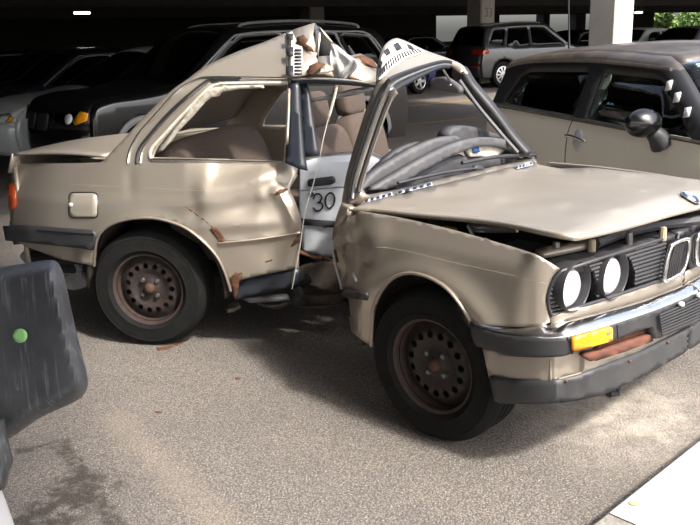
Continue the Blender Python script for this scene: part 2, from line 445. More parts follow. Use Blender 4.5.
M['asphalt'] = asphalt()

# ================================================================== SETTING
GA = math.radians(38); G1 = np.array([math.cos(GA), math.sin(GA), 0]); G2 = np.array([math.sin(GA), -math.cos(GA), 0])   # garage grid
def slab(name, p, a0, a1, b0, b1, z0, z1, m, parent=None):
    """box on the garage grid about p: a along G1, b along G2 (towards the open side)"""
    p = np.array([p[0], p[1], 0.]); V = []
    for z in (z0, z1):
        for a, b in ((a0, b0), (a1, b0), (a1, b1), (a0, b1)): V.append(p+a*G1+b*G2+np.array([0, 0, z]))
    Fc = [(0, 1, 2, 3), (7, 6, 5, 4), (0, 4, 5, 1), (1, 5, 6, 2), (2, 6, 7, 3), (3, 7, 4, 0)]
    o = mesh(name, V, Fc, m, parent, smooth=False)
    return o
fl = mesh('floor', *grid([[(x, y, 0) for y in (-12, 0, 20, 80)] for x in (-70, -10, 10, 90)]), M['asphalt'], smooth=False); tag(fl, kind='structure')
fl.data.flip_normals()
def parkline(p, q, wdt):
    p = np.array(p); q = np.array(q); d = (q-p)/np.linalg.norm(q-p); n = np.array([-d[1], d[0], 0])*wdt/2
    k = 10; V = []
    for i in range(k+1):
        c = p+(q-p)*i/k; V += [c-n+np.array([0, 0, .003]), c+n+np.array([0, 0, .003])]
    mesh('parking_line', V, [(2*i, 2*i+2, 2*i+3, 2*i+1) for i in range(k)], M['lineyellow'], fl, smooth=False)
parkline(ground(384, 127), ground(478, 117.5), .10); parkline(ground(384, 108.5), ground(478, 99.5), .13)

# ceiling deck: left/back part plus the strip beyond the light well on the right
O0 = np.array([-1.6, 5.4, 0])
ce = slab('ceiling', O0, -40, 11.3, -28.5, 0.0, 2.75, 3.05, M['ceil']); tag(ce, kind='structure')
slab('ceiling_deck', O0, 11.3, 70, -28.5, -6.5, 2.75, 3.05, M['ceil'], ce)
# unseen upper deck, added to shade the left of the yard and bounce fill
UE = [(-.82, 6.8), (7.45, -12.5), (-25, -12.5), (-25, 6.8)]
mesh('shade_deck', [(x, y, z_) for z_ in (6.0, 6.4) for x, y in UE], [(0, 1, 2, 3), (7, 6, 5, 4), (0, 4, 5, 1), (1, 5, 6, 2), (2, 6, 7, 3), (3, 7, 4, 0)], M['column'], ce, smooth=False)
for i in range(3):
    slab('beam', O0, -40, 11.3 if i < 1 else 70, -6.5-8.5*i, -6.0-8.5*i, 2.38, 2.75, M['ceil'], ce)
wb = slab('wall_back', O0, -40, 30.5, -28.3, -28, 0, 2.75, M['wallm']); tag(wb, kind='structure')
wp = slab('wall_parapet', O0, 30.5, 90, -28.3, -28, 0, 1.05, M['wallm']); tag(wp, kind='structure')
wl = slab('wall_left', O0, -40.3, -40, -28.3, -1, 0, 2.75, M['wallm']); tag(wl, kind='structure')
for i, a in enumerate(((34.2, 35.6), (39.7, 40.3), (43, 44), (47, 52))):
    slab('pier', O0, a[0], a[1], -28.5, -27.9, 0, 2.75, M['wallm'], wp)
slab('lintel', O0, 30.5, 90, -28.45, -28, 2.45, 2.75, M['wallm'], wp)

kx = ground(586, 525, .10)
def kerb():
    # the kerb's upper edge runs through these two pixels
    A = ground(583, 527, .11); B = ground(700, 435.5, .11); d = (B-A)/np.linalg.norm(B-A); n = np.array([d[1], -d[0], 0])
    prof = [(.0, 0), (.004, .095), (.018, .11), (.42, .112), (.44, .10), (.45, 0)]
    root = empty('kerb', tuple(A*[1, 1, 0])); 
    joints = [-1.9, .115, 2.1, 4.1]
    for i in range(3):
        P = [[A*[1, 1, 0]+d*(t)+n*x+np.array([0, 0, z]) for x, z in prof] for t in np.linspace(joints[i]+.004, joints[i+1]-.004, 6)]
        V, Fc = grid(P); k = len(prof); Fc += [tuple(range(k)), tuple(reversed(range(len(V)-k, len(V))))]
        o = mesh('kerb_stone', V, face_cam(V, Fc), M['kerb_old'] if i == 0 else M['concrete'], root, world=True, sharp=25)
    pc = ground(635, 503, .113); V, Fc = lathe([(0, .001), (.006, .0012), (.012, .0008), (.015, 0), (.0, -.004)], 12); V = V[:, [1, 2, 0]]*np.array([1.3, 1, 1])+pc; mesh('pit', V, Fc, M['tan'], root, world=True)
    tag(root, 'pale concrete kerb with a small pit beside the asphalt', 'kerb', kind='structure')
    return root
kerb()
def column(px, d_front, a, lab, num=None, h=2.75):
    # front arris at pixel column px, at a distance along the view
    r = rays([(px, 40)])[0]; P = CP + r*(d_front/r[1]); P[2] = 0
    root = empty('column', tuple(P)); c = -a/2*G2 + a/2*G1     # arris faces the camera
    V = []
    k = .04
    ring = [(-0, k), (k, 0), (a-k, 0), (a, k), (a, a-k), (a-k, a), (k, a), (0, a-k)]
    for z in (0, h): V += [P + x*G1 - y*G2 + np.array([0, 0, z]) for x, y in ring]
    n = len(ring); Fc = [(i, (i+1) % n, n+(i+1) % n, n+i) for i in range(n)] + [tuple(reversed(range(n))), tuple(range(n, 2*n))]
    mesh('shaft', V, Fc, M['column'], root, smooth=False, world=True)
    if num:
        cu = bpy.data.curves.new('num', 'FONT'); cu.body = num; cu.size = .38; cu.extrude = .002; cu.align_x = 'CENTER'
        to = bpy.data.objects.new('num', cu); me = bpy.data.meshes.new_from_object(to); bpy.data.objects.remove(to); me.name = 'numerals'
        me.materials.clear(); me.materials.append(mat('grey_numerals', (.30, .29, .27), .9))
        o = link(bpy.data.objects.new('bay_number', me), root)
        xa = Vector(tuple(G1)); za = Vector((0, 0, 1)); nn = xa.cross(za)
        o.matrix_local = Matrix.Translation(Vector(tuple(a/2*G1 + .006*G2)) + Vector((0, 0, 1.95))) @ Matrix((xa, za, nn)).transposed().to_4x4()
    tag(root, lab, 'column')
    return root
column(614.5, 16.0, .62, 'bright square concrete column beyond the roof of the cream hatchback')
column(481, 25.0, .62, 'concrete column marked 33 behind the grey parked suv', '33')
column(311, 34.0, .75, 'dim concrete column in the dark behind the black suv')
def ceiling_lamp(u, v, d, ln, lab):
    r = rays([(u, v)])[0]; P = CP + r*(d/r[1]); top = 2.75
    root = empty('ceiling_lamp', tuple(P))
    a = G1*ln/2
    V, Fc = tube_geo([P-a, P+a], .035, 8); mesh('tube_light', V, Fc, M['lampglow'], root, world=True)
    ang = GA; bx = np.array([[math.cos(ang), -math.sin(ang), 0], [math.sin(ang), math.cos(ang), 0], [0, 0, 1]])
    V, Fc = boxgeo(P+np.array([0, 0, .07]), (ln+.06, .16, .06), .01, bx); mesh('housing', V, Fc, M['cladding'], root, world=True)
    for sg in (-1, 1):
        q = P+sg*a*.7; V, Fc = tube_geo([q+np.array([0, 0, .09]), np.array([q[0], q[1], top])], .012, 6); mesh('hanger', V, Fc, M['cladding'], root, world=True)
    tag(root, lab, 'lamp')
ceiling_lamp(82, 13, 26, .5, 'short glowing strip lamp under the dark soffit above the silver sedan')
ceiling_lamp(638.5, 12.6, 36, .5, 'short glowing strip lamp beside the bright square column')

def tree(name, u, d, h, wd_, lab, seed):
    q = random.Random(seed); r = rays([(u, 25)])[0]; P = CP+r*(d/r[1]); P[2] = 0
    root = empty(name, tuple(P)); V, Fc = tube_geo([P, P+np.array([0, 0, h*.5]), P+np.array([.1, 0, h*.8])], [.16, .12, .05], 7); mesh('trunk', V, Fc, M['bark'], root, world=True)
    LV = []; LF = []
    for i in range(2600):
        th = q.uniform(0, 6.283); ph = math.acos(q.uniform(-1, 1)); rr = q.uniform(.45, 1.0)**.5
        c = P+np.array([wd_*rr*math.sin(ph)*math.cos(th), wd_*rr*math.sin(ph)*math.sin(th), h*.62+h*.38*rr*math.cos(ph)])
        c += np.array([math.sin(c[2]*2.1+i % 7), math.cos(c[0]*1.7), 0])*.25
        a = np.array([q.gauss(0, 1) for _ in range(3)]); a /= np.linalg.norm(a); b = np.cross(a, [q.gauss(0, 1) for _ in range(3)]); b /= np.linalg.norm(b)
        s = .22; n0 = len(LV); LV += [c-a*s, c+b*s*.6, c+a*s, c-b*s*.6]; LF.append((n0, n0+1, n0+2, n0+3))
    tag(mesh('foliage', LV, LF, M['leaf'], root, world=True, smooth=False), kind='stuff'); tag(root, lab, 'tree')
tree('broadleaf_tree', 652, 64, 3.5, 1.3, 'light green tree outside, seen between column and parked cars', 3)
tree('broadleaf_tree', 697, 73, 3.1, 1.3, 'green tree outside above the roof of the dark car', 4)
for i in range(2):
    tree('roadside_bush', 640+i*38, 80+(i % 2)*5, 2.3, 2.2, ('low green bush outside, above the roof of the pale saloon', 'low green bush outside between the pale saloon and dark grey car')[i], 20+i)
for o in COL.objects:
    if o.name.startswith('roadside_bush'): o['group'] = 'bushes outside the parapet'; o['category'] = 'bush'

# ================================================================== WHEELS
_wheel_cache = {}
def wheel_meshes(R, width, rr, style, hi=True):
    key = (R, width, rr, style, hi)
    if key in _wheel_cache: return _wheel_cache[key]
    n = 56 if hi else 28
    sw = R-rr
    prof = [(rr-.012, -.03), (rr+.002, -.012), (rr+.008, -.004), (rr+sw*.18, .004), (rr+sw*.20, .007), (rr+sw*.24, .005), (rr+sw*.50, .010), (rr+sw*.72, .006), (rr+sw*.74, .008), (rr+sw*.78, .005),
            (R-.016, -.008), (R-.004, -.022), (R, -.032)]
    gs = np.linspace(-.032, -width+.032, 5)
    for i, g in enumerate(gs[1:-1]): prof += [(R, g+.006), (R-.007, g+.004), (R-.007, g-.004), (R, g-.006)]
    prof += [(R, -width+.032), (R-.004, -width+.022), (R-.016, -width+.008), (rr+sw*.5, -width-.006), (rr, -width+.01), (rr-.012, -width+.03)]
    tv, tf = lathe(prof, n)
    T = bpy.data.meshes.new('tyre'); T.from_pydata([tuple(v) for v in tv], [], [tuple(f) for f in tf]); T.polygons.foreach_set('use_smooth', [True]*len(T.polygons)); T.set_sharp_from_angle(angle=math.radians(40)); T.materials.append(M['tyre'])
    if style == 'steel':
        holes = [circ(rr*.64*math.cos(2*math.pi*(k+.3)/15), rr*.64*math.sin(2*math.pi*(k+.3)/15), rr*.078, 10) for k in range(15)]
        X = lambda r: np.interp(r/rr, [0, .14, .16, .24, .27, .44, .50, .56, .72, .78, .86, .93], [-.030, -.030, -.042, -.042, -.050, -.050, -.040, -.034, -.036, -.048, -.062, -.066])
    else:
        ns = 10 if style == 'spoke10' else 5; holes = []
        for k in range(ns):
            a0, a1 = 2*math.pi*(k+.20)/ns, 2*math.pi*(k+.80)/ns; am = (a0+a1)/2; h = []
            for t in np.linspace(a0, a1, 6): h.append((rr*.84*math.cos(t), rr*.84*math.sin(t)))
            for t in np.linspace(am+(a1-a0)*.3, am-(a1-a0)*.3, 3): h.append((rr*.36*math.cos(t), rr*.36*math.sin(t)))
            holes.append(h)
        X = lambda r: np.interp(r/rr, [0, .2, .5, .8, .93], [-.012, -.015, -.018, -.012, -.02])
    V2, Fc = cdt(circ(0, 0, rr*.93, 48 if hi else 30), holes, rr*.10 if hi else rr*.2, dens=False)
    rad = np.hypot(V2[:, 0], V2[:, 1]); V = np.stack([X(rad), V2[:, 0], V2[:, 1]], 1)
    Fc = face_cam(V, Fc, np.array([5., 0, 0]))
    lv, lf = lathe([(rr*.93, float(X(np.array([rr*.93]))[0])), (rr*.945, -.045), (rr*.955, -.012), (rr+.003, -.006), (rr+.004, -.014), (rr*.97, -.03), (rr*.96, -.10), (rr*.97, -width+.02)], n)
    D = bpy.data.meshes.new('rim'); n0 = len(V)
    D.from_pydata([tuple(v) for v in V]+[tuple(v) for v in lv], [], [tuple(map(int, f)) for f in Fc]+[tuple(i+n0 for i in f) for f in lf])
    D.materials.append(M['rim'] if style == 'steel' else M['alloy']); D.materials.append(M['rimlip'] if style == 'steel' else M['alloy'])
    for i, p in enumerate(D.polygons): p.use_smooth = True; p.material_index = 0 if i < len(Fc) else 1
    D.set_sharp_from_angle(angle=math.radians(40))
    bv, bf = lathe([(0, .012), (rr*.05, .012), (rr*.062, .006), (rr*.062, -.012)], 6)
    B = bpy.data.meshes.new('lug_bolt'); B.from_pydata([tuple(v) for v in bv], [], bf); B.materials.append(M['bolt'])
    cv, cf = lathe([(0, .008), (rr*.08, .007), (rr*.13, .0), (rr*.15, -.014), (rr*.15, -.03)], 18)
    H = bpy.data.meshes.new('hub_cap'); H.from_pydata([tuple(v) for v in cv], [], cf); H.materials.append(mat('rusty_hub', (.075, .036, .024), .8) if style == 'steel' else M['alloy']); H.polygons.foreach_set('use_smooth', [True]*len(H.polygons))
    dv, df = lathe([(0, -.075), (rr*.88, -.075), (rr*.9, -.085), (0, -.085)], 28)
    K = bpy.data.meshes.new('brake_drum'); K.from_pydata([tuple(v) for v in dv], [], df); K.materials.append(M['dark'])
    _wheel_cache[key] = (T, D, B, H, K); return _wheel_cache[key]
def make_wheel(parent, loc, ang, R=.30, width=.195, rr=.186, style='steel', hi=True, spin=0.0):
    """outward axis = +X rotated by ang about Z; loc is the centre of the outer face, in the parent's space"""
    T, D, B, H, K = wheel_meshes(R, width, rr, style, hi)
    w = link(bpy.data.objects.new('wheel', D), parent); w.location = loc; w.rotation_euler = (spin, 0, ang); w.rotation_mode = 'XYZ'
    link(bpy.data.objects.new('tyre', T), w); link(bpy.data.objects.new('brake_drum', K), w)
    h = link(bpy.data.objects.new('hub_cap', H), w); h.location = (-.018 if style == 'steel' else -.008, 0, 0)
    if style == 'steel':
        for k in range(4):
            a = math.pi/2*k+.45; b = link(bpy.data.objects.new('lug_bolt', B), w); b.location = (-.042, rr*.29*math.cos(a), rr*.29*math.sin(a))
    return w

# ================================================================== OTHER CARS
def seat(parent, x, y, z0, m, name='seat', lean=.25, back=.62, wdt=.5):
    def pr(ox, oz, rows, nm):
        P = []
        for cx, cz, th, hw in rows:
            ring = []
            for k in range(16):
                a = 2*math.pi*k/16; ca, sa = math.cos(a), math.sin(a)
                ring.append((x+cx+th*math.copysign(abs(ca)**.6, ca), y+hw*math.copysign(abs(sa)**.6, sa), z0+cz))
            P.append(ring+[ring[0]])
        V, Fc = grid(P); Fc += [tuple(range(16)), tuple(reversed(range(len(V)-17, len(V)-1)))]
        return mesh(nm, V, face_cam(V, Fc, np.array([x+6, y, 3.])), m, parent)
    h = wdt/2
    b = pr(0, 0, [(-.02, .0, .07, h*.9), (-.05, .15, .09, h), (-.05-lean*.3, .32, .085, h), (-.05-lean*.6, .48, .075, h*.92), (-.05-lean*.85, back-.02, .05, h*.7), (-.05-lean*.9, back, .02, h*.5)], name+'_back')
    pr(0, 0, [(.18, -.10, .27, h*.9), (.18, -.02, .29, h), (.18, .04, .28, h*.95), (.18, .06, .20, h*.6)], name+'_cushion')
    hr = pr(0, 0, [(-.05-lean*1.0, back+.03, .03, .09), (-.05-lean*1.02, back+.07, .05, .13), (-.05-lean*1.06, back+.15, .05, .13), (-.05-lean*1.1, back+.20, .03, .09)], 'headrest')
    for sg in (-1, 1):
        tube('headrest_post', [(x-.05-lean*.9, y+sg*.06, z0+back-.02), (x-.05-lean*1.0, y+sg*.06, z0+back+.06)], .007, M['bolt'], hr, 6, world=False)
    return b

class Car:
    def __init__(S, name, label, cat, spec, loc, heading, group=None):
        S.sp = spec; S.root = empty(name, (loc[0], loc[1], 0), heading); tag(S.root, label, cat, group)
        S.build()
    def wfun(S, x, z):
        sp = S.sp; W = sp['W']; b = sp.get('belt', .9); k = sp.get('tumble', .36)
        w = W - .05*np.clip((.55-z)/.4, 0, 1)**2 - .02*np.clip((z-.65)/(b-.65), 0, 1)**2 - np.clip(z-b, 0, 9)*k
        return w
    def xb(S, x, t):
        """plan bow of nose and tail: t = |y|/w"""
        sp = S.sp; x = np.asarray(x, float); bw = sp.get('bow', .22); L = sp['xs']
        f = np.clip((x-(L[1]-.9))/.9, 0, 1.2)**2; r = np.clip(((L[0]+.8)-x)/.8, 0, 1.2)**2
        return x - bw*f*t**2.2 + bw*.7*r*t**2.2
    def side3(S, V2, sg, out=0.0, sil=None):
        x, z = V2[:, 0], V2[:, 1]; w = S.wfun(x, z)
        if sil is not None:
            r = S.sp.get('fillet', .07); d = np.minimum(edge_dist(V2, sil, False), r); w = w-(r-np.sqrt(np.maximum(r*r-(r-d)**2, 0)))
        return np.stack([S.xb(x, np.ones(len(x))), sg*(w+out), z], 1)
    def spanel(S, name, outline, m, sg, out=.004, step=.05, thick=.006, parent=None, holes=(), sil=None):
        ex = None
        if sil is not None:
            Q = np.array(sil); Q = np.concatenate([Q[:-1], (Q[:-1]+Q[1:])/2], 1).reshape(-1, 2); T = np.gradient(Q, axis=0); T /= np.linalg.norm(T, axis=1)[:, None]+1e-9; r = S.sp.get('fillet', .07)
            ex = np.concatenate([Q+np.stack([-T[:, 1], T[:, 0]], 1)*r*k for k in (.06, .16, .3, .48, .7, 1.0)])
        if sil is not None and 'upper' in S.sp:
            xs = np.arange(S.sp['xs'][0], S.sp['xs'][1], .025); ex = np.concatenate([ex]+[np.array([(x, zf(x)+d) for x in xs]) for zf, _ in S.sp['upper'] for d in (-.002, .002)])
        V2, Fc = cdt(outline, holes, step, extra=ex); V = S.side3(V2, sg, out, sil)
        Fc = face_cam(V, Fc, np.array([0, sg*30., 1.])); o = solid(mesh(name, V, Fc, m, parent or S.root, sharp=0 if sil is not None else 35), thick)
        if sil is not None:
            for zf, mm in S.sp.get('upper', ()):
                k = len(o.data.materials); o.data.materials.append(M[mm])
                for p in o.data.polygons:
                    c = p.center
                    if c.z > zf(c.x): p.material_index = k
        return o
    def stube(S, name, pts, r, m, sg, out=0., parent=None, n=6, closed=False):
        return tube(name, S.side3(np.array(pts, float), sg, out), r, m, parent or S.root, n, closed, world=False)
    def fpanel(S, name, outline, m, front=True, out=.006, step=.05, thick=.01, parent=None):
        """patch on the nose or tail, outline in (y, z)"""
        V2, Fc = cdt(outline, (), step); y, z = V2[:, 0], V2[:, 1]
        sil = np.array(S.sil); half = sil[:len(sil)]
        seg = [p for p in S.sil]; k = int(np.argmax(sil[:, 1]))
        part = sil[:k+1] if front else sil[k:][::-1]
        x = np.interp(z, part[:, 1], part[:, 0]); w = S.wfun(x, z)
        X = S.xb(x, np.clip(abs(y)/w, 0, 1)); V = np.stack([X+(out if front else -out), y, z], 1)
        Fc = face_cam(V, Fc, np.array([40. if front else -40., 0, 1.])); return solid(mesh(name, V, Fc, m, parent or S.root), thick)
    def build(S):
        sp = S.sp; st = sp.get('step', .06); R = sp['R']
        sil = []; tags = []
        for i, (x, z, tg) in enumerate(sp['sil']): sil.append((x, z)); tags.append(tg)
        dense = []; dt = []
        for i in range(len(sil)-1):
            a, b = np.array(sil[max(i-1, 0)]), np.array(sil[i]); c, d = np.array(sil[i+1]), np.array(sil[min(i+2, len(sil)-1)])
            n = max(2, int(np.hypot(*(c-b))/.07))
            for k in range(n):
                t = k/n; q = .5*((2*b)+(c-a)*t+(2*a-5*b+4*c-d)*t*t+(3*b-3*c+d-a)*t**3) if sp.get('smooth', True) else b+(c-b)*t
                dense.append(tuple(q)); dt.append(tags[i])
        dense.append(sil[-1]); dt.append(tags[-2]); S.sil = dense
        # bottom edge with wheel arches, from tail to nose
        zb = sp.get('zb', .22); ra = sp.get('arch', R+.05); bot = [(dense[-1][0]+.02, zb)]
        for ax in (sp['ax'][0], sp['ax'][1]):
            a0 = math.asin(max(-1, min(1, (zb-R)/ra)))
            for k in range(13):
                a = math.pi-a0 - (math.pi-2*a0)*k/12; bot.append((ax+ra*math.cos(a), R+ra*math.sin(a)))
        bot.append((dense[0][0]-.02, zb))
        outline = dense + bot
        bm_ = M[sp['paint']]
        body = None
        for sg in (-1, 1):
            b = S.spanel('side_panel', outline, bm_, sg, out=0, step=st, thick=.02, holes=[w['o'] for w in sp['windows']], sil=dense)
            if sg == sp.get('vis', -1): body = b
            for w in sp['windows']:
                S.spanel('side_window', w['o'], M[w.get('m', 'glass_dark')], sg, out=-.012, step=.12, thick=.004)
            for pn in sp.get('panels', ()):
                S.spanel(pn[0], pn[1], M[pn[2]], sg, out=pn[3] if len(pn) > 3 else .004, step=.07, thick=.006, parent=b if len(pn) > 4 else None)
            for tb in sp.get('tubes', ()):
                S.stube(tb[0], tb[1], tb[2], M[tb[3]], sg, tb[4] if len(tb) > 4 else .0, parent=b)
        # across strips by tag
        i = 0
        while i < len(dense)-1:
            j = i
            while j < len(dense)-1 and dt[j] == dt[i]: j += 1
            P = []; r = sp.get('fillet', .07)
            for k in range(i, j+1):
                x, z = dense[k]; w = float(S.wfun(np.array([x]), np.array([z]))[0])-r
                P.append([(float(S.xb(x, abs(t))), t*w, z+sp.get('crown', .04)*(1-t*t)*(1 if z > .8 else .2)) for t in np.linspace(-1, 1, 15)])
            V, Fc = grid(P); tg = dt[i]; mm = {'g': M[sp.get('glass', 'glass_dark')], 'r': M[sp.get('roofm', sp['paint'])], 'b': M[sp.get('bumper', sp['paint'])]}.get(tg[0], bm_)
            nm = {'g': 'windscreen', 'r': 'roof', 'b': 'bumper_skin', 'h': 'bonnet', 't': 'tailgate'}[tg[0]]
            Fc = face_cam(V, Fc, np.array([V[:, 0].mean()*3, 0, 30.])) if tg[0] not in 'b' else face_cam(V, Fc, np.array([V[:, 0].mean()*40, 0, .5]))
            solid(mesh(nm, V, Fc, mm, S.root), .004 if tg[0] == 'g' else .02); i = j
        # floor pan and cabin
        W = sp['W']; box('floor_pan', ((sp['xs'][0]+sp['xs'][1])/2, 0, zb+.06), (sp['xs'][1]-sp['xs'][0]-.5, 2*W-.5, .06), M['dark'], S.root, 0)
        a0, a1 = sp['ax']; box('cabin_tub', ((a0+a1)/2, 0, .42), (a1-a0-.8, 2*W-.2, .5), M['dark'], S.root, .05)
        if sp.get('bay', True): box('engine_block', (a1+.05, 0, .52), (.9, 2*W-.66, .44), M['dark'], S.root, .05)
        for ax in sp['ax']:
            for sg in (-1, 1): make_wheel(S.root, (ax, sg*(W-.015), R), math.radians(90*sg), R, sp.get('tw', .215), R*.66, sp.get('wheel', 'spoke5'), False)
        for fp in sp.get('front', ()): S.fpanel(fp[0], fp[1], M[fp[2]], True, *(fp[3:]))
        for fp in sp.get('rear', ()): S.fpanel(fp[0], fp[1], M[fp[2]], False, *(fp[3:]))
        for x, y, z in sp.get('seats', ()): seat(S.root, x, y, z, M[sp.get('seatm', 'greyseat')])
        for nm, cx, cy, cz, sx, sy, sz, mm in sp.get('blobs', ()):
            V, Fc = lathe([(math.cos(a), math.sin(a)) for a in np.linspace(-math.pi/2, math.pi/2, 11)], 16)
            V = V*np.array([sx, sy, sz])+np.array([cx, cy, cz]); mesh(nm, V, face_cam(V, Fc, np.array([cx+9, cy, cz+9.])), M[mm], S.root)
def mirr(o): return [(-y, z) for y, z in o]

# --- cream hatchback with the dusty black roof (right, behind the bonnet)
mini_sil = [(1.74, .22, 'b'), (1.81, .45, 'b'), (1.78, .62, 'h'), (1.70, .78, 'h'), (1.45, .88, 'h'), (.86, .955, 'g'), (.30, 1.31, 'r'), (.05, 1.355, 'r'), (-.5, 1.375, 'r'), (-1.2, 1.345, 'r'), (-1.58, 1.30, 'r'), (-1.63, 1.27, 'g'), (-1.74, .98, 't'), (-1.80, .70, 'b'), (-1.80, .45, 'b'), (-1.74, .22, 'b')]
win_d = [(.64, .93), (.30, 1.20), (.24, 1.225), (-.31, 1.245), (-.33, .955)]
win_q = [(-.47, .965), (-.45, 1.245), (-1.18, 1.225), (-1.28, 1.19), (-1.46, .99)]
MH = math.radians(-71)
mB = ground(578, 118, .955)
hdM = np.array([math.cos(MH), math.sin(MH), 0]); lfM = np.array([-math.sin(MH), math.cos(MH), 0])
mO = mB + .40*hdM + .815*lfM
mini = dict(W=.84, belt=.93, tumble=.34, upper=((lambda x: .922-.022*x, 'seal'), (lambda x: float(np.interp(x, [-1.55, -1.2, -.5, 0, .33], [1.25, 1.295, 1.315, 1.30, 1.283]))-.004, 'miniroof')), xs=(-1.82, 1.82), ax=(-1.233, 1.233), R=.30, sil=mini_sil, paint='cream', roofm='miniroof', glass='glass_green', bow=.26, fillet=.06, step=.05, crown=.05,
    windows=[dict(o=win_d, m='glass_green'), dict(o=win_q, m='glass_green')], bumper='cream', wheel='spoke5', tw=.185,
    seats=((.06, -.36, .50), (-.28, .36, .52), (-.95, .3, .48), (-.95, -.3, .48)),
    tubes=[('waist_strip', [(.74, .915), (.2, .93), (-.4, .945), (-1.0, .96), (-1.70, .975)], .011, 'miniroof', .004),
           ('door_seam', sm([(-.44, .945), (-.47, .90), (-.49, .80), (-.48, .55), (-.42, .35)], 5), .004, 'seal', -.001),
           ('roof_gutter', sm([(.33, 1.283), (0, 1.30), (-.5, 1.315), (-1.2, 1.295), (-1.55, 1.25)], 5), .012, 'miniroof', .02)],
    front=[('headlamp', circ(.56, .68, .11, 16), 'lens', .02), ('headlamp', circ(-.56, .68, .11, 16), 'lens', .02), ('grille', rrect(-.42, .52, .42, .66, .06), 'chrome')],
    rear=[('tail_lamp', rrect(.60, .62, .74, .88, .05), 'red'), ('tail_lamp', rrect(-.74, .62, -.60, .88, .05), 'red')])
car_mini = Car('hatchback', 'cream two door hatchback with dusty black roof parked beyond the wreck', 'car', mini, mO, MH)
# door handle with round recess, mirror, aerial on the visible (right) side
def mini_extra():
    P = [[(x, y, z-.035) for y in np.linspace(-.52, .52, 5)] for x, z in ((.28, 1.30), (-.3, 1.345), (-.9, 1.34), (-1.5, 1.29))]
    V, Fc = grid(P); mesh('bounce_liner', V, Fc, mat('pale_bounce_liner', (.6, .6, .57), .9), car_mini.root)  # pale lining added under the roof to bounce light into the cabin
    box('parcel_tray', (-1.35, 0, .93), (.35, 1.2, .03), M['greyseat'], car_mini.root); box('dashboard', (.72, 0, .86), (.28, 1.35, .16), M['greyseat'], car_mini.root, .05)
    C_ = car_mini; rt = C_.root
    C_.spanel('handle_recess', circ(-.36, .815, .060, 18, .072), M['whitepaint'], -1, out=.002, step=.03)
    h = C_.stube('door_handle', sm([(-.475, .835), (-.43, .837), (-.35, .832), (-.27, .822), (-.255, .815)], 4), .012, M['chrome'], -1, .022, n=8)
    # mirror: pod on a conical foot
    P = C_.side3(np.array([(.42, .90)]), -1)[0]
    V, Fc = lathe([(0.0, -.055), (.05, -.05), (.085, -.025), (.10, .01), (.095, .04), (.06, .075), (0, .09)], 20)
    V = V*np.array([1, 1.15, .82])+P+np.array([-.0, -.15, .105]); pod = mesh('door_mirror', V, Fc, M['blackpaint'], rt)
    V, Fc = tube_geo([P+np.array([.01, -.005, -.02]), P+np.array([.01, -.05, .03]), P+np.array([0, -.10, .07])], [.07, .052, .035], 12); mesh('mirror_foot', V, Fc, M['black'], pod)
    tube('aerial', [(-1.52, -.14, 1.33), (-1.535, -.145, 1.56), (-1.55, -.15, 1.80)], [.010, .007, .006], M['seal'], rt, 6, world=False)
    # parking slips stuck inside the windscreen pillar
    for k, (x, z) in enumerate(((.335, 1.195), (.43, 1.135), (.545, 1.062))):
        C_.spanel('paper_slip', [(x-.022, z+.022), (x+.02, z+.03), (x+.03, z-.022), (x-.012, z-.03)], M['white'], -1, out=.008)
mini_extra()

# --- shared shapes for the cars in the dark
def sedan_spec(paint, L=4.75, h=1.43, **k):
    f = L/4.75
    sil = [(2.24, .24, 'b'), (2.33, .48, 'b'), (2.30, .64, 'h'), (2.16, .76, 'h'), (1.75, .86, 'h'), (.98, .96, 'g'), (.20, h-.06, 'r'), (-.2, h-.005, 'r'), (-.75, h, 'r'), (-1.15, h-.05, 'g'), (-1.72, 1.06, 't'), (-2.1, 1.02, 't'), (-2.30, .98, 't'), (-2.38, .70, 'b'), (-2.38, .45, 'b'), (-2.30, .24, 'b')]
    sp = dict(W=.91, belt=.90, tumble=.46, xs=(-2.38, 2.33), ax=(-1.40, 1.42), R=.32, sil=[(x*f, z, t) for x, z, t in sil], paint=paint, bow=.24, step=.08,
        windows=[dict(o=[(.70*f, .95), (.16*f, 1.29), (.02*f, h-.11), (-.36*f, h-.09), (-.38*f, .97)]), dict(o=[(-.46*f, .97), (-.44*f, h-.09), (-.85*f, h-.11), (-1.08*f, h-.19), (-1.30*f, 1.0)])],
        tubes=[('window_trim', sm([(.80*f, .94), (.20*f, 1.31), (.02*f, h-.085), (-.4*f, h-.07), (-.88*f, h-.085), (-1.14*f, h-.17), (-1.42*f, .985)], 4), .012, 'alu', .002)])
    sp['xs'] = (-2.38*f, 2.33*f); sp['ax'] = (-1.40*f, 1.42*f)
    fr_ = []
    for sg in (1, -1):
        q = [(.84, .72), (.80, .66), (.55, .63), (.42, .66), (.42, .72), (.70, .765)]
        a = [(.86, .715), (.84, .665), (.76, .66), (.77, .745)]
        fr_ += [('headlamp', [(y*sg, z) for y, z in q], 'lens', .012), ('indicator', [(y*sg, z) for y, z in a], 'amber', .028), ('grille', [(y*sg, z) for y, z in rrect(.03, .55, .28, .70, .05)], 'inkblack', .01)]
    sp['front'] = fr_
    sp['rear'] = [('tail_lamp', [(y*sg, z) for y, z in rrect(.52, .74, .82, .90, .03)], 'red', .012) for sg in (1, -1)]
    sp.update(k); return sp
